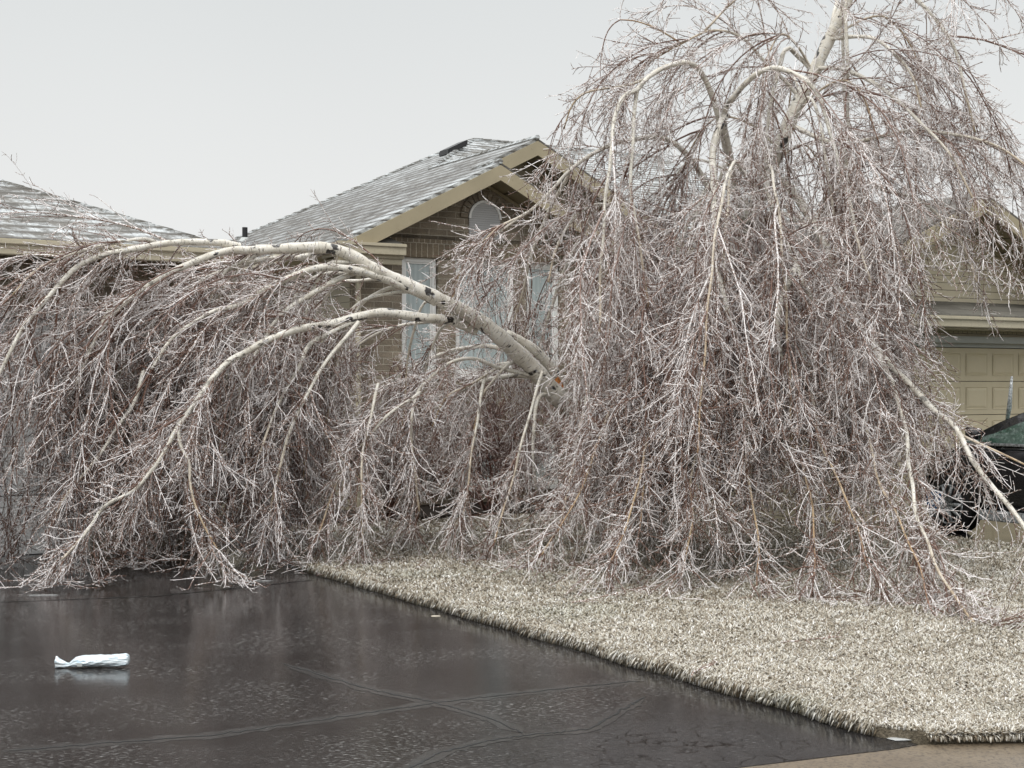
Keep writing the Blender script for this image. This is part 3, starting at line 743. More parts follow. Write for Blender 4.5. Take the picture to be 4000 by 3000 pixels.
# local: x across (+ right), y forward; length 4.4 (y from -2.2 to 2.25)
prof = [(-2.2,.30,.62,.62),(-2.15,.25,.92,.78),(-1.9,.22,1.03,.85),(-1.2,.22,1.03,.88),(-.3,.22,1.01,.89),(.6,.22,1.00,.89),(1.15,.22,.99,.88),(1.5,.22,.94,.86),(1.95,.24,.85,.80),(2.2,.30,.74,.68),(2.27,.36,.62,.55)]
vs, fs = [], []; kx = 12
for (yy, zb, zt_, hw) in prof:
    sec = [(-hw*.93,zb),(-hw*1.0,zb+.12),(-hw*1.02,zb+(zt_-zb)*.45),(-hw*.99,zb+(zt_-zb)*.72),(-hw*.95,zt_-.035),(-hw*.86,zt_),(hw*.86,zt_),(hw*.95,zt_-.035),(hw*.99,zb+(zt_-zb)*.72),(hw*1.02,zb+(zt_-zb)*.45),(hw*1.0,zb+.12),(hw*.93,zb)]
    vs += [(x_, yy, z_) for x_, z_ in sec]
for i in range(len(prof)-1):
    for k_ in range(kx): fs.append((i*kx+k_, i*kx+(k_+1)%kx, (i+1)*kx+(k_+1)%kx, (i+1)*kx+k_))
fs += [list(range(kx))[::-1], [(len(prof)-1)*kx+k_ for k_ in range(kx)]]
b = MB(); b.add(vs, fs)
body = b.build('body', M['carpaint'], car, smooth=True)
md = body.modifiers.new('s', 'SUBSURF'); md.levels = 1; md.render_levels = 2
# cabin: roof shell and pillars, glass inset
roofp = [(-1.95,1.02),(-1.55,1.30),(-1.0,1.42),(-.3,1.455),(.15,1.42),(.5,1.33),(.85,1.19),(1.22,1.01)]
def hwz(z): return .86 - (z-1.0)*.42
b = MB(); vs = []; fs = []
for (yy, zz) in roofp:
    h_ = hwz(zz); vs += [(-h_-.035,yy,zz-.115),(-h_+.02,yy,zz),(-h_*.5,yy,zz+.03),(h_*.5,yy,zz+.03),(h_-.02,yy,zz),(h_+.035,yy,zz-.115)]
for i in range(len(roofp)-1):
    for k_ in range(5): 
        if i in (4,5,6) and 1 <= k_ <= 3: continue      # windscreen opening
        if i == 0 and 1 <= k_ <= 3: continue
        fs.append((i*6+k_, i*6+k_+1, (i+1)*6+k_+1, (i+1)*6+k_))
b.add(vs, fs)
for s_ in (-1, 1):                                       # pillars
    for y0_, y1_, z0_, z1_, w_ in ((.28,.22,1.0,1.40,.05),(-.95,-1.0,1.0,1.40,.06)):
        b.add([(s_*hwz(z0_), y0_-w_, z0_),(s_*hwz(z0_), y0_+w_, z0_),(s_*(hwz(z1_)+.004), y1_+w_, z1_),(s_*(hwz(z1_)+.004), y1_-w_, z1_)], [(0,1,2,3)])
b.build('cabin', M['carpaint'], car, smooth=True)
b = MB()
for s_ in (-1, 1):
    ys = [(yy, max(zz-.10, .99)) for yy, zz in roofp]
    poly = [(s_*(hwz(z_)-.012), y_, z_) for y_, z_ in ys] + [(s_*(hwz(.99)-.012), .95, .985), (s_*(hwz(.99)-.012), -1.95, .985)]
    b2 = MB(); b2.add(poly, [list(range(len(poly)))]); b2.build('side_window', M['car_glass'], car)
b2 = MB(); q = [(y_, z_+.012) for y_, z_ in roofp[4:]]
vs = []; 
for y_, z_ in q: h_ = hwz(z_)-.04; vs += [(-h_, y_, z_), (0, y_+.03, z_+.012), (h_, y_, z_)]
b2.add(vs, [(i*3+k_, i*3+k_+1, (i+1)*3+k_+1, (i+1)*3+k_) for i in range(len(q)-1) for k_ in range(2)]); b2.build('windscreen', M['car_glass'], car, smooth=True)
b2 = MB(); q = [(-1.93,1.03),(-1.55,1.31)]; vs = []
for y_, z_ in q: h_ = hwz(z_)-.04; vs += [(-h_, y_, z_), (h_, y_, z_)]
b2.add(vs, [(0,1,3,2)]); b2.build('rear_window', M['car_glass'], car)
b2 = MB()
for s_ in (-1,1): b2.box(s_*.885-.012, s_*.885+.012, -1.6, 1.1, .965, .995)
b2.build('window_trim', M['ice_crust'], car, bevel=.005)
for s_ in (-1, 1):
    b2 = MB(); b2.tube([(s_*.86,.98,1.02),(s_*.96,.96,1.06)], .02, 8); b2.add([], [])
    bm_ = [(.93,.90,1.02),(1.06,.90,1.03),(1.08,1.0,1.04),(.94,1.03,1.03)]
    b2.prism([(s_*x_,y_,z_) for x_,y_,z_ in bm_], (0,0,.12)); b2.build('mirror', M['carpaint'], car, bevel=.02, smooth=True)
# lifted wiper crusted with ice
b2 = MB(); b2.tube([(-.45,1.02,1.11),(-.48,.96,1.22),(-.50,.90,1.50)], [.012,.013,.009], 7); b2.tube([(-.47,.99,1.17),(-.495,.93,1.36),(-.515,.88,1.68)], [.018,.026,.012], 7)
b2.build('wiper', M['ice_crust'], car, smooth=True)
for yy in (1.42, -1.32):
    for s_ in (-1, 1):
        b2 = MB(); b2.tube([(s_*.66,yy,.32),(s_*.69,yy,.32),(s_*.86,yy,.32),(s_*.885,yy,.32)], [.29,.32,.32,.29], 28)
        wh = b2.build('wheel', M['dark'], car, smooth=True)
        b2 = MB()
        for k_ in range(10):
            an_ = k_*math.pi/5; dx, dz = math.cos(an_), math.sin(an_)
            b2.tube([(s_*.889,yy+dx*.04,.32+dz*.04),(s_*.885,yy+dx*.2,.32+dz*.2)], [.024,.018], 6)
        b2.tube([(s_*.86,yy,.32),(s_*.9,yy,.32)], .05, 12); 
        for k_ in range(24):
            a1_, a2_ = k_*math.pi/12, (k_+1)*math.pi/12
            b2.tube([(s_*.886,yy+math.cos(a1_)*.205,.32+math.sin(a1_)*.205),(s_*.886,yy+math.cos(a2_)*.205,.32+math.sin(a2_)*.205)], .012, 5)
        b2.build('rim', M['ice_crust'], wh, smooth=True)
        b2 = MB()                                        # dark wheel arch
        ring = [(yy+math.cos(t)*.38, .33+math.sin(t)*.38) for t in np.linspace(-.1, math.pi+.1, 16)]
        for (ya,za),(yb,zb_) in zip(ring[:-1], ring[1:]): b2.tube([(s_*.885,ya,za),(s_*.885,yb,zb_)], .022, 6)
        b2.build('wheel_arch', M['dark'], car, smooth=True)
for s_ in (-1,1):
    b2 = MB(); b2.box(s_*.88-.02,s_*.88+.02,-.9,1.0,.19,.30); b2.build('sill_panel', M['ice_crust'], car, bevel=.01)
    for y_ in (.62,-.45):
        b2 = MB(); b2.tube([(s_*.905,y_-.09,.84),(s_*.925,y_-.05,.845),(s_*.925,y_+.05,.845),(s_*.905,y_+.09,.84)], .013, 6); b2.build('door_handle', M['carpaint'], car)
    b2 = MB(); b2.prism([(s_*.62,2.16,.60),(s_*.30,2.25,.60),(s_*.30,2.24,.72),(s_*.70,2.05,.76)], (0,-.06,0)); b2.build('headlight', M['ice_crust'], car, bevel=.01)
    b2 = MB(); b2.prism([(s_*.74,-2.15,.70),(s_*.40,-2.22,.70),(s_*.40,-2.21,.84),(s_*.76,-2.12,.86)], (0,.05,0)); b2.build('tail_light', paint('red_lens',(.25,.01,.01),.2), car, bevel=.01)

# ---- blue shield yard sign by the car
sg = empty('yard_sign', (float(PX(3648,1955,14.3)[0]), 14.3, LZ), R(-8)); tag(sg, 'small blue shield sign with white border and white strokes beside the parked car', 'sign')
zc = float(PX(3648,1955,14.3)[2])-LZ
def shield(s): return [(x*s, y*s) for x, y in ((-.085,.09),(0,.108),(.085,.09),(.092,.02),(.075,-.05),(.045,-.088),(0,-.108),(-.045,-.088),(-.075,-.05),(-.092,.02))]
M['blue'] = paint('sign_blue', (.01,.07,.17), .3, .1); M['white_s'] = paint('sign_white', (.78,.8,.82), .35, .08)
b = MB(); b.prism([(x, 0, zc+z_) for x, z_ in shield(1.0)], (0,.008,0)); b.build('border', M['white_s'], sg)
b = MB(); b.prism([(x, -.003, zc+z_) for x, z_ in shield(.88)], (0,.002,0)); b.build('face', M['blue'], sg)
b = MB()
for x0, x1, z0, z1 in ((-.045,-.03,-.03,.035),(-.03,.0,-.03,-.016),(-.03,-.008,.003,.016),(.012,.022,-.02,.055),(.03,.04,-.035,.04),(-.05,-.005,.045,.058)):
    b.box(x0, x1, -.006, -.0035, zc+z0, zc+z1)
b.build('marks', M['white_s'], sg)
b = MB(); b.box(-.012,.012,.009,.018,-.02,zc+.02); b.build('stake', M['dark'], sg)

# ================================================================== newspaper bag
bagx0, bagx1, bd = -2.575, -2.165, 8.1
bag = empty('newspaper_bag', ((bagx0+bagx1)/2, bd, .002), R(2)); tag(bag, 'pale blue plastic bag with a rolled newspaper lying on the wet driveway', 'bag')
m = mat('pale_plastic', (.80,.88,.93), .3, .5, .6); n = N(m); o = n.obj()
n.link(n.ramp(n.noise(n.mapping(o, (4,30,30)), 2.0, 5, .65), [(.3,(.33,.50,.66)),(.42,(.70,.83,.90)),(.7,(.90,.95,.97))]), n.b.inputs['Base Color'])
n.bump(n.noise(n.mapping(o, (3,20,20)), 3, 5, .6), 1.0, .02); M['bag'] = m
secs = []   # (x, width, height, zc, twist)
L_ = bagx1-bagx0
pr = [(0,.040,.030,.026),(.02,.052,.028,.028),(.06,.050,.020,.020),(.115,.035,.016,.014),(.155,.026,.012,.011),(.18,.022,.010,.011),(.21,.034,.016,.018),(.26,.055,.024,.026),(.33,.066,.031,.032),(.5,.068,.032,.033),(.7,.067,.033,.035),(.88,.066,.034,.038),(.97,.062,.034,.040),(.995,.050,.026,.040)]
b = MB(); vs = []; nS = 40; pr_a = np.array(pr); tt_ = np.linspace(0, .995, 60)
for i, t in enumerate(tt_):
    wy, hz, z_ = (float(np.interp(t, pr_a[:, 0], pr_a[:, q])) for q in (1, 2, 3))
    for k_ in range(nS):
        a_ = 2*math.pi*k_/nS
        wr = 1 + .07*math.sin(3*a_+t*9) + .05*math.sin(8*a_+t*31+2*math.sin(a_+t*7)) + .035*math.sin(13*a_-t*23) + .03*random.uniform(-1, 1)
        if t < .2: wr += .22*math.sin(5*a_+t*18)
        if t > .3 and math.sin(a_) > -.2: wr -= .10*max(0, math.sin(a_*2-t*5))
        vs.append((-L_/2+t*L_, math.cos(a_)*wy*.7*wr, max(.001, z_+math.sin(a_)*hz*wr)))
fs = [(i*nS+k_, i*nS+(k_+1)%nS, (i+1)*nS+(k_+1)%nS, (i+1)*nS+k_) for i in range(59) for k_ in range(nS)]
fs += [list(range(nS))[::-1], [59*nS+k_ for k_ in range(nS)]]
b.add(vs, fs); ob = b.build('wrapper', M['bag'], bag, smooth=True)
b = MB(); b.box(-.075,-.045,-.051,-.049,.012,.03); b.build('printed_mark', M['grey_trim'], bag)

# small bits of ice and bark on the driveway
def chip(x, v, ln, wd, lab, mt, rz=0, name='ice_chip', cat='ice chip', hz=.0025):
    d_ = 1.6*F/(v-1500); b = MB(); pts = []
    k_ = 9; r_ = random.Random(int(x+v))
    for i in range(k_):
        a_ = 2*math.pi*i/k_; q = 1+.25*r_.uniform(-1,1); pts.append((math.cos(a_)*ln*.5*q, math.sin(a_)*wd*.5*q, 0))
    top = [(p[0]*.7, p[1]*.6, hz) for p in pts]
    b.add(pts+top, [(i,(i+1)%k_,(i+1)%k_+k_,i+k_) for i in range(k_)]+[list(range(k_,2*k_))])
    o_ = b.build(name, mt, loc=((x-2000)/F*d_, d_, .0025), rz=rz, smooth=True); tag(o_, lab, cat)
ice_m = paint('white_ice', (.55,.57,.57), .2, .15, 20)
bark_m = paint('pale_bark_chip', (.52,.47,.38), .5, .2, 20)
chip(165,2326,.25,.008,'long thin strip of pale ice on the driveway left of the branch tips', ice_m, R(4))
chip(995,2271,.33,.009,'long pale ice strip on the driveway below the birch twigs near the lawn corner', ice_m, R(8))
chip(432,2262,.05,.05,'small round lump of clear ice beside the lowest branch tips on the driveway', ice_m, 0, hz=.02)
chip(1700,2408,.07,.05,'flat pale chip on the driveway at the lawn edge', bark_m, R(10), 'bark_chip', 'bark chip')
chip(3540,2886,.22,.07,'white slush patch where lawn, driveway and concrete gutter meet', ice_m, R(6), 'slush_patch', 'slush', hz=.004)

# ================================================================== THE BIRCH
def catmull(P, n):
    P = np.asarray(P, float); Q = np.vstack([2*P[0]-P[1], P, 2*P[-1]-P[-2]])
    seg = np.linalg.norm(np.diff(P[:, :3], axis=0), axis=1); cum = np.concatenate([[0], np.cumsum(seg)]); tot = cum[-1]
    s = np.linspace(0, tot, n); idx = np.clip(np.searchsorted(cum, s, side='right')-1, 0, len(P)-2)
    t = ((s-cum[idx])/np.maximum(seg[idx], 1e-9))[:, None]
    p0, p1, p2, p3 = Q[idx], Q[idx+1], Q[idx+2], Q[idx+3]
    return .5*((2*p1)+(-p0+p2)*t+(2*p0-5*p1+4*p2-p3)*t*t+(-p0+3*p1-3*p2+p3)*t**3), s
def norm(v): return v/np.maximum(np.linalg.norm(v, axis=-1, keepdims=True), 1e-9)

def tube_arrays(P, Rr, S, extra=None):
    """P (M,K,3), Rr (M,K) -> verts, quads"""
    Mn, K, _ = P.shape
    T = np.empty_like(P); T[:, 1:-1] = P[:, 2:]-P[:, :-2]; T[:, 0] = P[:, 1]-P[:, 0]; T[:, -1] = P[:, -1]-P[:, -2]; T = norm(T)
    ref = norm(rng.normal(size=(Mn, 1, 3))*np.array((1,1,.3))); ref = np.repeat(ref, K, 1)
    U = norm(np.cross(T, ref)); Vv = np.cross(T, U)
    an = np.arange(S)*2*np.pi/S
    V = P[:, :, None, :] + Rr[:, :, None, None]*(U[:, :, None, :]*np.cos(an)[None, None, :, None] + Vv[:, :, None, :]*np.sin(an)[None, None, :, None])
    V = V.reshape(-1, 3)
    m0 = (np.arange(Mn)*K*S)[:, None, None]; k0 = (np.arange(K-1)*S)[None, :, None]; s0 = np.arange(S)[None, None, :]; s1 = (np.arange(S)+1) % S; s1 = s1[None, None, :]
    Q = np.stack([m0+k0+s0, m0+k0+s1, m0+k0+S+s1, m0+k0+S+s0], -1).reshape(-1, 4)
    return V, Q

birch = empty('birch_tree', tuple(PX(2540,2110,14.5)*np.array((1,1,0))+np.array((0,0,LZ))), 0)
tag(birch, 'weeping birch bowed over by ice, white limbs arching down to lawn and driveway', 'tree')
BL = np.array(birch.location)

LIMBS = []      # dict(path, rad, kind, dens, len, from)
def limb(kind, pts, r0, r1, dens=1.0, ls=1.0, start=.25, nseg=None, pxs=True, grav=1.0, rpow=1.0, up=.3, back=0.0):
    P = np.array([PX(*p) for p in pts]) if pxs else np.array(pts, float)
    L = np.linalg.norm(np.diff(P, axis=0), axis=1).sum(); n_ = nseg or max(8, int(L/.05))
    C, s = catmull(P, n_)
    dmean = C[:, 1]
    rad = (r0 + (r1-r0)*(s/s[-1])**rpow)
    rad = rad/F*dmean if pxs else rad
    C = C + np.stack([np.sin(s*9+len(LIMBS)), np.cos(s*7+2*len(LIMBS)), np.sin(s*8.3+len(LIMBS)*3)], 1)*.006
    LIMBS.append(dict(P=C, r=rad, s=s, kind=kind, dens=dens, ls=ls, start=start, grav=grav, up=up, back=back))
# main stems -------------------------------------------------------------
limb('trunk', [(2540,2125,14.5),(2440,1880,14.3),(2330,1720,14.1),(2200,1570,13.8),(2080,1440,13.6),(1960,1320,13.4),(1840,1235,13.3),(1700,1160,13.1),(1560,1100,13.0),(1460,1050,12.9),(1380,1000,12.85),(1290,972,12.8),(1150,968,12.75),(1000,975,12.7)], 52, 19, .5, .8, .55, rpow=.8, back=.6, up=-.35)
limb('trunk', [(2585,2125,14.5),(2600,1900,14.3),(2680,1560,14.0),(2780,1230,13.7),(2880,960,13.5),(2970,760,13.4),(3050,560,13.3),(3120,400,13.3),(3200,235,13.3),(3262,110,13.3),(3330,-60,13.3),(3400,-260,13.3)], 46, 20, .5, .9, .5)
limb('trunk', [(2520,2125,14.6),(2400,1850,14.4),(2280,1680,14.2),(2190,1490,13.95),(2110,1385,13.8),(2040,1335,13.75),(1975,1300,13.7)], 44, 15, .2, .6, .7)
limb('trunk', [(2620,2125,14.7),(2700,1800,14.6),(2860,1450,14.5),(3060,1120,14.4),(3200,860,14.3),(3330,640,14.3)], 34, 14, .8, 1, .5)
# left side limbs ----------------------------------------------------------
limb('limb', [(1000,975,12.7),(880,985,12.6),(760,1020,12.5),(640,1080,12.4),(530,1150,12.3),(430,1240,12.2),(350,1370,12.1),(300,1500,12.0)], 17, 6, 1.4, 1.3, .15, back=.45, up=-.1)
limb('limb', [(940,965,12.7),(850,945,12.6),(740,945,12.5),(640,955,12.4),(530,970,12.3),(420,990,12.2),(320,1035,12.1),(250,1090,12.0),(170,1180,11.9),(80,1300,11.8),(10,1430,11.7),(-60,1600,11.6)], 15, 6, 1.4, 1.3, .15, back=.45, up=-.1)
limb('limb', [(640,955,12.45),(560,935,12.35),(450,950,12.3),(350,970,12.2),(230,1010,12.1),(140,1060,12.0),(50,1150,11.95)], 8, 4, 1.2, .9, .1, back=.45, up=-.1)
limb('limb', [(1290,975,12.8),(1200,1000,12.9),(1080,1010,12.9),(930,1040,12.85),(820,1080,12.8),(720,1150,12.7),(620,1240,12.7),(560,1350,12.6)], 14, 6, 1.4, 1.3, .15, back=.45, up=-.1)
limb('limb', [(1700,1175,13.15),(1590,1125,13.0),(1480,1080,12.9),(1360,1050,12.8),(1230,1050,12.7),(1110,1090,12.6),(1010,1150,12.5),(950,1190,12.5),(830,1215,12.4),(730,1280,12.35),(650,1350,12.3),(590,1440,12.2)], 20, 6, 1.3, .95, .3, back=.45, up=-.1)
limb('limb', [(1400,1060,12.9),(1290,1105,12.8),(1180,1170,12.7),(1090,1240,12.6),(1030,1330,12.5),(960,1450,12.4),(930,1600,12.35)], 12, 5, 1.4, 1.3, .15, back=.45, up=-.1)
limb('limb', [(1860,1290,13.4),(1790,1260,13.3),(1680,1245,13.1),(1590,1230,13.0),(1500,1222,12.9),(1400,1238,12.8),(1280,1265,12.7),(1160,1290,12.3),(1050,1325,12.1),(960,1375,12.0),(880,1425,11.9),(800,1520,11.75),(750,1590,11.7),(700,1660,11.6),(640,1770,11.5),(580,1850,11.4),(510,1925,11.35),(410,1980,11.3),(350,2060,11.25),(290,2130,11.2),(240,2190,11.15)], 21, 5.5, 1.3, .7, .25, back=.45, up=-.1)
limb('limb', [(700,1655,11.6),(705,1740,11.55),(735,1800,11.5),(740,1870,11.45),(760,1960,11.4),(800,2060,11.35),(850,2150,11.3)], 7, 3.5, 1.3, .6, .2, back=.45, up=-.1)
limb('limb', [(1400,1245,12.8),(1290,1300,12.7),(1210,1350,12.6),(1170,1430,12.5),(1110,1530,12.4),(1060,1650,12.3),(1000,1800,12.2)], 11, 4, 1.3, .8, .2, back=.45, up=-.1)
limb('limb', [(1400,1260,12.7),(1270,1420,12.5),(1160,1620,12.3),(1090,1830,12.2),(1050,2040,12.15)], 9, 4, 1.5, .8, .2, back=.3, up=-.1)
limb('limb', [(1640,1530,12.9),(1500,1640,12.7),(1370,1790,12.6),(1290,1950,12.5),(1240,2100,12.4)], 7, 3.5, 1.4, .6, .1, back=.3, up=-.1)
limb('limb', [(1900,1450,13.6),(1870,1600,13.3),(1840,1800,13.0),(1810,2020,12.8)], 7, 3.5, 1.3, .6, .05, back=.1, up=0)
limb('limb', [(2120,1450,13.4),(2060,1650,13.1),(2000,1880,12.8),(1930,2120,12.5)], 7, 3.5, 1.3, .6, .05, back=.1, up=0)
limb('limb', [(1480,1500,12.9),(1430,1700,12.6),(1410,1900,12.4),(1420,2130,12.3)], 7, 3.5, 1.3, .6, .05, back=.1, up=0)
limb('limb', [(2300,1500,13.2),(2250,1750,12.7),(2200,2000,12.2),(2120,2170,11.9)], 7, 3.5, 1.2, .6, .05, back=.1, up=0)
limb('limb', [(560,1450,12.3),(520,1580,12.2),(450,1680,12.1),(400,1760,12.0),(330,1850,11.9),(250,1950,11.8),(190,2070,11.8)], 9, 4, 1.3, .6, .1, back=.45, up=-.1)
limb('limb', [(530,1150,12.3),(440,1200,12.25),(390,1290,12.2),(345,1370,12.15),(310,1450,12.1)], 11, 6, 1.2, .9, .2, back=.45, up=-.1)
limb('limb', [(2080,1470,13.6),(1960,1440,13.5),(1850,1400,13.3),(1760,1420,13.1),(1680,1475,13.0),(1630,1530,12.9),(1610,1640,12.8),(1608,1750,12.8),(1625,1880,12.8),(1640,2000,12.8)], 9, 4, 1.2, .75, .25, back=.45, up=-.1)
limb('limb', [(2200,1570,13.8),(2120,1540,13.6),(2090,1600,13.5),(2085,1720,13.4),(2085,1830,13.4),(2095,1930,13.4)], 10, 5, .8, .7, .3, back=.45, up=-.1)
limb('limb', [(2150,1520,13.7),(2080,1475,13.7),(1960,1470,13.8),(1860,1500,13.9),(1770,1550,14.0),(1690,1600,14.1)], 12, 6, 1.0, .8, .3, back=.45, up=-.1)
limb('limb', [(2080,1440,13.6),(2000,1380,14.0),(1880,1350,14.3),(1740,1380,14.6),(1600,1440,14.8),(1480,1540,14.9)], 11, 5, 1.0, .8, .2, back=.45, up=-.1)
# right side limbs ---------------------------------------------------------
limb('limb', [(2900,920,13.5),(2870,700,13.2),(2840,560,13.0),(2830,450,12.9),(2870,370,12.7),(2950,295,12.5),(3030,265,12.4),(3110,290,12.3),(3180,350,12.2),(3225,440,12.1),(3250,540,12.0),(3280,660,11.9),(3320,780,11.8),(3340,900,11.7),(3400,1100,11.5)], 15, 5, 1.1, 1.3, .4, back=.2, up=.05)
limb('limb', [(2830,450,12.9),(2800,520,12.8),(2785,640,12.7),(2790,820,12.1),(2790,1000,11.9),(2812,1100,11.8),(2835,1200,11.7),(2880,1330,11.6),(2900,1480,11.5),(2915,1620,11.5),(2930,1780,11.5),(2930,1950,11.5)], 16, 5, .9, .8, .1, back=.2, up=.05)
limb('limb', [(2870,700,13.2),(2800,440,13.0),(2750,300,12.9),(2690,245,12.7),(2610,255,12.6),(2540,300,12.5),(2490,350,12.4),(2440,370,12.3),(2410,430,12.2),(2390,560,12.1),(2375,700,12.0),(2360,850,11.9),(2350,1000,11.8),(2345,1150,11.7),(2340,1300,11.6)], 13, 4.5, 1.0, 1.2, .4, back=.2, up=.05)
limb('limb', [(2490,350,12.4),(2480,440,12.4),(2470,560,12.3),(2465,700,12.2),(2480,860,12.1),(2510,1020,12.0),(2530,1200,11.9)], 8, 4, .9, 1.1, .1, back=.2, up=.05)
limb('limb', [(3040,580,13.3),(3000,620,13.1),(2990,700,13.0),(3015,800,12.5),(3050,890,12.2),(3090,980,12.0),(3112,1045,11.9),(3150,1120,11.8),(3190,1190,11.75),(3240,1290,11.7),(3270,1450,11.7),(3300,1620,11.7),(3320,1800,11.8)], 17, 5, 1.1, .9, .2, back=.2, up=.05)
limb('limb', [(3112,1045,11.9),(3065,1130,11.8),(3040,1215,11.7),(3042,1300,11.7),(3055,1450,11.7),(3060,1600,12.1),(3050,1800,11.8)], 15, 5, .9, .8, .2, back=.2, up=.05)
limb('limb', [(3060,700,13.4),(3130,800,13.2),(3200,910,13.0),(3250,1020,12.9),(3290,1150,12.8),(3350,1250,12.6),(3440,1380,12.3),(3500,1450,12.1),(3590,1540,11.9),(3650,1605,11.7),(3700,1640,11.5),(3750,1700,11.3),(3800,1800,11.1),(3860,1880,10.9),(3950,1990,10.7),(4050,2130,10.5)], 18, 9, 1.2, .55, .35, back=.2, up=.05)
limb('limb', [(3350,1250,12.6),(3430,1390,12.2),(3500,1540,11.8),(3540,1700,11.4),(3555,1850,11.0),(3580,2000,10.6),(3625,2130,10.2),(3680,2250,9.8),(3740,2350,9.5),(3840,2470,9.2)], 11, 5, 1.6, .6, .1, back=.2, up=.05)
limb('limb', [(3740,1690,11.35),(3840,1740,11.2),(3950,1790,11.0),(4080,1850,10.9)], 6, 3, 1.2, .5, .1, back=.2, up=.05)
limb('limb', [(3355,-140,13.3),(3450,-110,13.0),(3560,-20,12.8),(3640,55,12.7),(3700,140,12.6),(3745,240,12.6),(3775,380,12.5),(3810,520,12.5)], 12, 4, 1.2, 1.2, .25, back=.2, up=.05)
limb('limb', [(3230,150,13.3),(3330,145,13.1),(3420,155,12.9),(3500,210,12.7),(3560,300,12.6),(3600,420,12.5)], 9, 4, 1.1, 1.1, .2, back=.2, up=.05)
limb('limb', [(3180,270,13.3),(3290,270,13.1),(3390,310,12.9),(3500,390,12.7),(3600,480,12.5),(3690,580,12.3),(3760,690,12.2),(3830,830,12.1)], 10, 4, 1.2, 1.1, .2, back=.2, up=.05)
limb('limb', [(3080,480,13.3),(3250,560,13.1),(3380,545,12.9),(3520,515,12.7),(3660,515,12.5),(3800,540,12.3),(3930,590,12.2),(4060,690,12.1)], 10, 4, 1.2, 1.0, .3, back=.2, up=.05)
limb('limb', [(3200,860,14.3),(3320,720,13.8),(3450,740,13.4),(3580,780,13.0),(3690,860,12.7),(3770,980,12.5),(3820,1100,12.4)], 10, 4.5, 1.0, .9, .3, back=.2, up=.05)
limb('limb', [(2230,660,13.1),(2180,760,13.3),(2110,900,13.6),(2060,1060,13.9),(2010,1260,14.1)], 8, 4, .8, .6, .1, back=.2, up=0)
limb('limb', [(2060,830,12.9),(1960,900,12.8),(1870,960,12.9),(1800,1060,13.3),(1760,1180,13.5)], 6, 3, .9, .3, .05, back=.1, up=0)
limb('limb', [(2340,800,13.5),(2240,980,13.8),(2160,1180,14.1),(2100,1400,14.3),(2070,1600,14.4)], 9, 4, .8, .7, .1, back=.2, up=0)
limb('limb', [(2820,850,13.6),(2700,620,13.5),(2580,540,13.4),(2440,550,13.3),(2320,600,13.2),(2230,660,13.1),(2150,750,13.0),(2060,830,12.9),(1960,880,12.8),(1880,950,12.8)], 13, 4, 1.7, .42, .35, back=.2, up=.05)
limb('limb', [(2540,300,12.5),(2450,330,12.6),(2350,350,12.7),(2280,370,12.7),(2230,420,12.7),(2200,500,12.7)], 6, 3, 1.2, .45, .1, back=.3, up=-.2)
limb('limb', [(3130,390,13.3),(3000,250,13.2),(2900,150,13.1),(2780,120,13.0),(2660,170,12.9),(2560,230,12.9)], 8, 3, .9, .6, .2, back=.2, up=.05)
limb('limb', [(2750,120,13.0),(2850,20,13.0),(2980,-60,13.0),(3120,-40,13.0)], 5, 3, .7, .5, .1, back=.2, up=.05)
limb('limb', [(2660,170,12.9),(2560,110,12.8),(2480,80,12.8),(2420,75,12.8)], 4, 2.5, .7, .25, .1, back=.2, up=.05)
limb('limb', [(2700,1540,14.0),(2600,1250,13.9),(2520,1000,13.8),(2440,850,13.6),(2340,800,13.4),(2240,850,13.2),(2180,960,13.1),(2140,1100,13.0)], 12, 4, 1.2, 1.0, .4, back=.2, up=.05)
for i, (sx_, sv_, ex_, ev_, ed_) in enumerate(((3050,1250,3390,2210,10.2),(2700,1250,2390,2190,10.6),(2900,1350,2960,2290,10.4),(3250,1350,3640,2380,9.6),(2600,1150,2180,2080,11.2),(3120,1300,3180,2250,10.3),(2780,1400,2660,2260,10.6))):
    mx_ = lambda f, b_=0: (sx_+(ex_-sx_)*f+b_, sv_+(ev_-sv_)*f, 12.4+(ed_-12.4)*f)
    limb('limb', [mx_(0), mx_(.25, 20), mx_(.5, -15), mx_(.75, 12), mx_(1)], 7, 3, 1.1, .45, .3, back=.1, up=0)
for i in range(6):      # upper limbs
    p0 = LIMBS[1]['P'][int((.62+.04*i)*(len(LIMBS[1]['P'])-1))]; az = 2.4*i+.6; rc_ = .75+.12*(i % 4)
    q_ = lambda f, dz: p0+np.array((math.cos(az)*rc_*f, math.sin(az)*rc_*f*.8, dz))
    limb('limb', [p0, q_(.3,.22), q_(.65,.30), q_(.9,.08), q_(1.05,-.3)], .013, .005, 1.3, .8, .2, pxs=False, up=0)
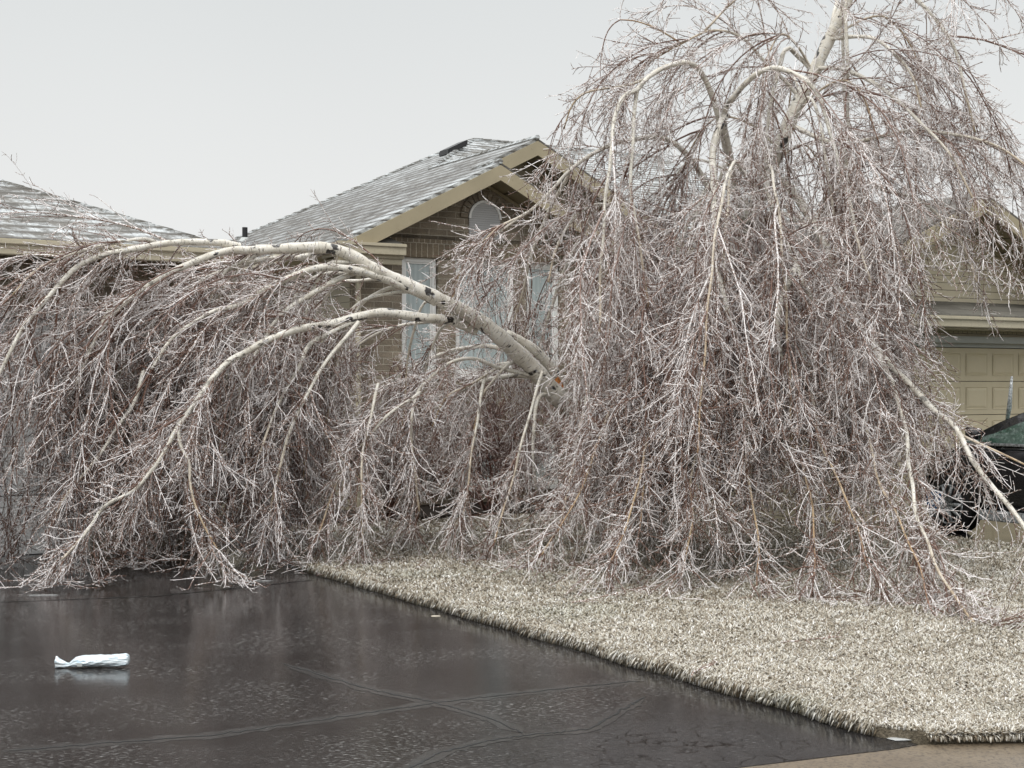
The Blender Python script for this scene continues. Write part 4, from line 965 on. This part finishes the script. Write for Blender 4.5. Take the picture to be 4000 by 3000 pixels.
# arching limbs that fill the crown all round the stems -------------------------
r2 = np.random.default_rng(21)
STEM = LIMBS[1]; STEM4 = LIMBS[3]
for i in range(20):
    S0 = STEM if i % 3 else STEM4
    f = r2.uniform(.34, .92) if i % 3 else r2.uniform(.45, .98); p0 = S0['P'][int(f*(len(S0['P'])-1))]
    az = r2.uniform(0, 2*np.pi)
    if i % 5 < 2: az = -np.pi/2 + r2.uniform(-1.25, 1.25)
    else: az = np.pi/2 + r2.uniform(-2.0, 2.0)
    reach = r2.uniform(.7, 1.9)*(.85 if np.sin(az) < 0 else .7)
    dx, dy = np.cos(az)*reach, np.sin(az)*reach
    if p0[2] > 4.4: dx *= .7
    dx = min(dx, .235*(p0[1]+dy)-p0[0])
    topz = p0[2] + r2.uniform(.05, .35); endz = max(.6, p0[2]*r2.uniform(.2, .55))
    pts = [p0, p0+np.array((dx*.25,dy*.25,(topz-p0[2])*.8)), np.array((p0[0]+dx*.55,p0[1]+dy*.55,topz)), np.array((p0[0]+dx*.85,p0[1]+dy*.85,topz-(topz-endz)*.3)), np.array((p0[0]+dx*1.0,p0[1]+dy*1.0,endz+(topz-endz)*.35)), np.array((p0[0]+dx*1.08,p0[1]+dy*1.08,endz))]
    limb('limb', pts, r2.uniform(.016,.024), .007, 1.15, 1.0, .25, pxs=False)
for i in range(6):      # low limbs sweeping toward the street side
    p0 = STEM['P'][int(r2.uniform(.22, .6)*(len(STEM['P'])-1))]
    ty = r2.uniform(10.6, 12.2); tx = ty*r2.uniform(.0, .215); topz = p0[2] + r2.uniform(.0, .5); endz = r2.uniform(.45, 1.1)
    e_ = np.array((tx, ty, endz)); q_ = lambda f, z: np.array((p0[0]+(tx-p0[0])*f, p0[1]+(ty-p0[1])*f, z))
    limb('limb', [p0, q_(.22, p0[2]+(topz-p0[2])*.8), q_(.5, topz), q_(.78, topz-(topz-endz)*.35), e_], r2.uniform(.014,.02), .006, 1.0, 1.0, .35, pxs=False)
STEMA = LIMBS[0]
for i in range(15):
    f = r2.uniform(.45, 1.0); p0 = STEMA['P'][int(f*(len(STEMA['P'])-1))]
    back = i % 2 == 0
    dy = r2.uniform(.3, 1.0) if back else r2.uniform(-.25, .3)
    dx = -r2.uniform(.3, 1.6)
    topz = p0[2] - r2.uniform(-.05, .25); endz = r2.uniform(.4, 1.2)
    pts = [p0, p0+np.array((dx*.3,dy*.3,(topz-p0[2])*.5+.03)), np.array((p0[0]+dx*.65,p0[1]+dy*.65,topz-.05)), np.array((p0[0]+dx*.95,p0[1]+dy*.95,topz-(topz-endz)*.4)), np.array((p0[0]+dx*1.1,p0[1]+dy*1.1,endz))]
    limb('limb', pts, r2.uniform(.014,.02), .007, 1.1, .8, .2, pxs=False)

def keep_clear(P):
    """twigs rest against the ground and never enter the houses"""
    a = P[..., 0]*CT + P[..., 1]*ST; c = -P[..., 0]*ST + P[..., 1]*CT
    over = np.where((a < 4.9), c-13.15, c-15.3); over = np.maximum(over, 0)
    P[..., 0] -= -ST*over; P[..., 1] -= CT*over
    return P
def grow(P0, D0, Ln, K, grav, wob, zmin, seed_dir=None):
    """P0 (M,3) D0 (M,3) Ln (M,), returns (M,K,3)"""
    Mn = len(P0); P = np.empty((Mn, K, 3)); P[:, 0] = P0; D = norm(D0.copy()); st = Ln/(K-1)
    cw = rng.normal(0, wob*.5, (Mn, 3))
    for k_ in range(1, K):
        D = norm(D + cw + rng.normal(0, wob, (Mn, 3)) + np.array((0, 0, -1.0))*grav[:, None])
        low = P[:, k_-1, 2] + D[:, 2]*st < zmin
        D[low, 2] = np.maximum(D[low, 2], rng.uniform(-.02, .06, low.sum())); D = norm(D)
        P[:, k_] = P[:, k_-1] + D*st[:, None]; P[:, k_, 2] = np.maximum(P[:, k_, 2], zmin*rng.uniform(.5, 1.3, Mn))
        P[:, k_] = keep_clear(P[:, k_])
    return P
def tilt(D, ang, Mn):
    """rotate directions by ang about a random perpendicular"""
    r_ = norm(np.cross(D, norm(rng.normal(size=(Mn, 3))*np.array((1,.75,1))))); return norm(D*np.cos(ang)[:, None] + r_*np.sin(ang)[:, None])

# level 1: long hanging strands from every limb
p0s, d0s, lns, own, gr = [], [], [], [], []
for li, L in enumerate(LIMBS):
    P, s = L['P'], L['s']; T = norm(np.gradient(P, axis=0)); tot = s[-1]
    n_ = int(L['dens']*tot*(1-L['start'])/.078)
    if n_ <= 0: continue
    f = rng.uniform(L['start'], 1.0, n_)**.9; idx = np.clip((f*(len(P)-1)).astype(int), 0, len(P)-1)
    idx[:2] = len(P)-1
    pp = P[idx]; tt = T[idx]; z_ = pp[:, 2]
    dd = tilt(tt, rng.uniform(.25, .95, n_), n_); dd[:, 0] += np.where(pp[:, 0] > -1.2, np.clip((pp[:, 0]-2.05)*.45, -.5, .5), -.25); dd[:, 2] += L['up']*rng.uniform(-.4, 1.0, n_); dd[:, 1] += L['back']*rng.uniform(.3, 1.2, n_)
    ll = np.where(pp[:, 0] < -1.5, np.clip(z_*rng.uniform(.6, 1.3, n_), .35, 2.4)*L['ls']*rng.uniform(.55, 1.0, n_), np.clip((z_-.25)*rng.uniform(.4, .95, n_), .3, 2.3)*min(L['ls'], 1.0))
    ll = np.maximum(ll, .3)
    p0s.append(pp); d0s.append(dd); lns.append(ll); own.append(np.full(n_, li)); gr.append(rng.uniform(.07, .20, n_)*L['grav'])
p0s = np.concatenate(p0s); d0s = np.concatenate(d0s); lns = np.concatenate(lns); own = np.concatenate(own); gr = np.concatenate(gr)
LOWF = np.array([l_['P'][-1][1] < 10.7 or abs(l_['P'][-1][1]-10.9) < .001 for l_ in LIMBS])
# the crown thins out toward its street-right side and its open top
kx_ = (p0s[:, 0]+d0s[:, 0]*lns*.4)/(p0s[:, 1]+d0s[:, 1]*lns*.4); el_ = (p0s[:, 2]-1.6)/p0s[:, 1]
pk = np.ones(len(p0s)); pk[(kx_ > .265)] = .34; pk[(el_ > .10) & (kx_ > .19)] = .62; pk[(el_ > .15) & (kx_ > .05)] *= .75; pk[(el_ > .2) & (kx_ < .05)] *= .5; pk[kx_ < -.12] *= .85; pk[(kx_ > .03) & (el_ < .02)] *= .62
pk[(kx_ > .26) & (el_ < .08)] = .14; pk[(kx_ > .29) & (el_ < .04)] = .07
pk[(kx_ > -.06) & (kx_ < .0) & (el_ > -.05)] *= .7
pk[LOWF[own]] = .75
keep_ = rng.uniform(size=len(pk)) < pk
p0s, d0s, lns, own, gr = p0s[keep_], d0s[keep_], lns[keep_], own[keep_], gr[keep_]
K1 = 16
P1 = grow(p0s, d0s, lns, K1, gr, .055, .03)
ks_ = P1[..., 0]/P1[..., 1]; es_ = (P1[..., 2]-1.6)/P1[..., 1]
bad = ((ks_ > .297) & (es_ < .055)).any(1) & ~LOWF[own] & (rng.uniform(size=len(own)) < .93)
bad |= ((ks_ > .285) & (es_ < .13)).any(1) & ~LOWF[own] & (rng.uniform(size=len(own)) < .55)
rr_ = rng.uniform(size=len(own))
bad |= ((ks_ > -.115) & (ks_ < .012) & (es_ > .115)).any(1) & (rr_ < .9)
bad |= ((ks_ > -.085) & (ks_ < .012) & (es_ > .09)).any(1) & (rr_ < .12)
bad |= ((ks_ > -.075) & (ks_ < .03) & (es_ > -.01) & (es_ < .085)).any(1) & (rr_ < .25)
bad |= ((ks_ > -.02) & (ks_ < .045) & (np.abs(es_) < .035) & (P1[..., 1] < 13.8)).any(1) & (rr_ > .5)
bad |= ((ks_ > 0) & (ks_ < .04) & (es_ > .125) & (es_ < .175)).any(1) & (rr_ < .8)
bad |= ((ks_ < .03) & (es_ > .225)).any(1) | ((ks_ < .012) & (es_ > .16)).any(1) | ((ks_ < .06) & (es_ > .262)).any(1)
el_l = .08-(ks_+.096)*.70
bad |= ((ks_ > -.1) & (ks_ < .045) & (np.abs(es_-el_l) < .020) & (P1[..., 1] < 13.7)).any(1) & (rr_ > .2)
bad |= ((ks_ > .333) & (es_ > -.07) & (es_ < .025)).any(1) & (rr_ < .75)
bad |= (ks_ < -.2).any(1) & (es_ > -.02).any(1) & (rr_ < .22)
P1, own, lns = P1[~bad], own[~bad], lns[~bad]; n1 = len(P1)
R1 = np.linspace(1, .42, K1)[None, :]*rng.uniform(.0048, .0092, n1)[:, None]*(.75+.25*np.clip(lns, .4, 2)[:, None])
# level 2
def children(P, Ln, owner, spacing, lmin, lmax, a0, a1, K, grav, wob, zmin, taper=True, first=.12):
    Mn, Kp, _ = P.shape; cnt = np.maximum(2, (Ln/spacing*rng.uniform(.75, 1.25, Mn)).astype(int)); idx = np.repeat(np.arange(Mn), cnt)
    t = rng.uniform(first, 1.0, len(idx)); fk = t*(Kp-1); i0 = np.minimum(fk.astype(int), Kp-2); fr_ = (fk-i0)[:, None]
    A_, B_ = P[idx, i0], P[idx, i0+1]; p = A_*(1-fr_)+B_*fr_; d_ = norm(B_-A_)
    d2 = tilt(d_, rng.uniform(a0, a1, len(idx)), len(idx))
    l2 = rng.uniform(lmin, lmax, len(idx))*(1.15-.6*t if taper else 1)
    g2 = np.full(len(idx), grav)*rng.uniform(.2, 1.6, len(idx))
    return grow(p, d2, l2, K, g2, wob, zmin), l2, owner[idx], idx
P2, L2, own2, i2 = children(P1, lns, own, .072, .14, .72, .24, .85, 7, .03, .085, .014)
n2 = len(P2); R2 = np.linspace(1, .7, 7)[None, :]*rng.uniform(.0029, .0048, n2)[:, None]
# short shoots growing straight from the limbs
q0, qd, ql, qo = [], [], [], []
for li, L in enumerate(LIMBS):
    P = L['P']; T = norm(np.gradient(P, axis=0)); n_ = int(L['s'][-1]/(.05 if L['kind'] == 'limb' else .11)); idx = rng.integers(int(len(P)*.25), len(P), n_)
    d_ = tilt(T[idx], rng.uniform(.5, 1.5, n_), n_); d_[:, 2] += .25
    q0.append(P[idx]); qd.append(d_); ql.append(rng.uniform(.08, .38, n_)); qo.append(np.full(n_, li))
q0 = np.concatenate(q0); qd = np.concatenate(qd); ql = np.concatenate(ql); qo = np.concatenate(qo)
PS = grow(q0, qd, ql, 7, rng.uniform(-.04, .10, len(q0)), .13, .014)
kS = PS[:, -1, 0]/PS[:, -1, 1]; eS = (PS[:, -1, 2]-1.6)/PS[:, -1, 1]; cutS = (kS > -.1) & (kS < .01) & (eS > .08) & (rng.uniform(size=len(kS)) < .6); cutS |= ((kS < .03) & (eS > .225)) | ((kS < .012) & (eS > .16)) | ((kS < .06) & (eS > .262)); okS = ~cutS & (~((kS > .295) & (PS[:, -1, 2] < 2.2)) | LOWF[qo])
P2 = np.concatenate([P2, PS[okS]]); L2 = np.concatenate([L2, ql[okS]]); own2 = np.concatenate([own2, qo[okS]]); i2 = np.concatenate([i2, rng.integers(0, n1, okS.sum())])
n2 = len(P2); R2 = np.linspace(1, .7, 7)[None, :]*rng.uniform(.0029, .0048, n2)[:, None]
P3, L3, own3, i3 = children(P2, L2, own2, .052, .03, .16, .4, 1.15, 3, .03, .18, .010)
n3 = len(P3); R3 = np.linspace(1, .8, 3)[None, :]*rng.uniform(.0022, .0034, n3)[:, None]
print('strands', n1, n2, n3, 'limbs', len(LIMBS))
P1i = P1.copy(); sd_ = norm(rng.normal(size=(n1,1,3))*np.array((1,1,.2))+np.array((0,0,-.5))); P1i = P1i + sd_*R1[:, :, None]*.85; R1i = R1*.30*rng.uniform(.5,1.3,(n1,K1))*(rng.uniform(size=n1) < .6)[:,None]
tone1 = np.clip(rng.normal(.15, .28, n1), -.4, 1); tone2 = np.clip(tone1[i2]*.4 + rng.normal(.33, .34, n2), -.2, 1.2); tone3 = np.clip(tone2[i3]*.4+rng.normal(.33, .36, n3), -.2, 1.2)

for li, L in enumerate(LIMBS):
    P = L['P'] - BL; S = 14 if L['kind'] == 'trunk' else 9
    nK = len(P); rr = L['r']*(1+.05*np.sin(L['s']*23+li)+.03*np.sin(L['s']*51))
    if L['kind'] == 'trunk': rr = rr*(1+.35*np.exp(-L['s']/.25))
    V, Q = tube_arrays(P[None], rr[None], S)
    att = {'thick': np.repeat(L['r']/.055, S), 'len': np.repeat(L['s']+li*3.7, S), 'ang': np.tile(np.arange(S)*2*np.pi/S, nK)}
    caps = np.array([[nK*S-S, nK*S-S+k_, nK*S-S+k_+1] for k_ in range(1, S-1)])
    lo_ = np_mesh(L['kind'], V, Q, M['bark'], birch, att, tris=caps)
    VV, QQ, TT = [], [], []; off = 0
    for PP, RR, SS, ow, tn in ((P1, R1, 5, own, tone1), (P2, R2, 4, own2, tone2), (P3, R3, 3, own3, tone3), (P1i, R1i, 3, own, np.full(n1, 1.3))):
        mk = ow == li
        if not mk.any(): continue
        v_, q_ = tube_arrays(PP[mk]-BL, RR[mk], SS); VV.append(v_); QQ.append(q_+off); off += len(v_)
        TT.append(np.repeat(tn[mk], PP.shape[1]*SS))
    if VV: np_mesh('twigs', np.concatenate(VV), np.concatenate(QQ), M['twig'], lo_, {'tone': np.concatenate(TT)})
# torn orange wood on the broken stem
M['wound'] = paint('torn_orange_wood', (.42,.15,.03), .5, .4, 30)
b = MB(); c0 = PX(2185,1500,13.85)-BL
b.add([tuple(c0+np.array(q)) for q in ((-.05,-.03,.05),(-.01,-.06,.07),(.045,-.05,-.03),(.05,-.02,-.09),(.0,-.075,-.08),(-.03,-.07,-.0))], [(0,1,5),(1,2,4,5),(2,3,4)])
b.build('torn_wood', M['wound'], birch)

# ================================================================== shrubs by the house
def shrub(name, a, c, hgt, spread, nst, mt, label, seed, dens=1.0):
    rs = np.random.default_rng(seed); loc = W(a, c, .06); root = empty(name, loc); tag(root, label, 'shrub')
    Pz = np.array(loc)[None] + np.concatenate([rs.normal(0, .06, (nst, 2)), np.zeros((nst, 1))], 1)
    az = rs.uniform(0, 2*np.pi, nst); sp_ = rs.uniform(.05, spread, nst)
    D = np.stack([np.cos(az)*sp_, np.sin(az)*sp_*.7, np.ones(nst)], 1)
    Ls = rs.uniform(.7, 1.05, nst)*hgt
    A_ = grow(Pz, D, Ls, 9, np.full(nst, .03), .07, .03)
    B_, lb, _, ib = children(A_, Ls, np.zeros(nst), .05/dens, .15, .5*hgt/1.3, .3, .9, 6, .02, .1, .02, first=.25)
    C_, lc, _, ic = children(B_, lb, np.zeros(len(B_)), .045, .04, .16, .4, 1.0, 3, .02, .15, .02)
    o_ = np.array(loc)
    V1, Q1 = tube_arrays(A_-o_, np.linspace(1,.4,9)[None]*rs.uniform(.009,.015,nst)[:,None], 6)
    np_mesh('stem', V1, Q1, mt, root, {'tone': np.full(len(V1), .2)})
    V2, Q2 = tube_arrays(B_-o_, np.full((len(B_),6), .0042), 4); V3, Q3 = tube_arrays(C_-o_, np.full((len(C_),3), .0034), 3)
    np_mesh('twigs', np.concatenate([V2,V3]), np.concatenate([Q2,Q3+len(V2)]), mt, root, {'tone': np.concatenate([np.repeat(rs.uniform(0,.7,len(B_)),24), np.repeat(rs.uniform(0,.9,len(C_)),9)])})
def keep_clear(P):
    a = P[..., 0]*CT + P[..., 1]*ST; c = -P[..., 0]*ST + P[..., 1]*CT
    over = np.maximum(c-15.85, 0); P[..., 0] -= -ST*over; P[..., 1] -= CT*over
    return P
shrub('bare_shrub', 7.0, 14.9, 1.65, .9, 16, M['twig_red'], 'tallest reddish bare shrub left of the basement windows', 3, 1.2)
shrub('bare_shrub', 8.45, 15.1, 1.75, .9, 18, M['twig_red'], 'wide reddish brown bare shrub between the basement windows', 4, 1.2)
shrub('bare_shrub', 10.6, 14.9, 1.15, .9, 18, M['twig_green'], 'greenish shrub right of the basement windows behind the birch stems', 5, 1.4)
# broken twigs lying on the driveway and the lawn
def keep_clear(P): return P
spots_ = [(1560,2248,R(4),'thin'),(760,2290,R(20),'forked'),(330,2290,R(-15),'short'),(2230,2395,R(30),'thin'),(3050,2560,R(-20),'forked'),(2700,2700,R(60),'short')]
labs = ['thin broken twig on the driveway just off the lawn corner','forked broken twig on the wet driveway under the left branch tips','short broken twig on the driveway near the left edge, beside the ice strip','thin broken twig on the lawn between driveway edge and birch tips','forked broken twig lying on open icy lawn at the right','short broken twig lying on icy lawn nearest the driveway crack']
for (x_, v_, rz_, _k), lb_ in zip(spots_, labs):
    d_ = 1.6*F/(v_-1500); on = x_ > 1800; z0_ = .075 if on else .006
    n_ = 1; A_ = grow(np.array([[0.,0,z0_]]), np.array([[math.cos(rz_),math.sin(rz_),.02]]), np.array([rng.uniform(.22,.42)]), 8, np.array([.0]), .12, z0_)
    B_, lb2, _, _ = children(A_, np.array([.35]), np.zeros(1), .05, .05, .14, .4, .9, 4, 0, .1, z0_)
    V1, Q1 = tube_arrays(A_, np.full((1,8), .0045), 6); V2, Q2 = tube_arrays(B_, np.full((len(B_),4), .0028), 4)
    V_ = np.concatenate([V1, V2]); V_[:, 2] = np.maximum(V_[:, 2], z0_-.004)
    o_ = np_mesh('fallen_twig', V_, np.concatenate([Q1, Q2+len(V1)]), M['twig'], None, {'tone': np.full(len(V_), .3)})
    o_.location = ((x_-2000)/F*d_, d_, 0); tag(o_, lb_, 'twig', 'broken twigs on the ground')
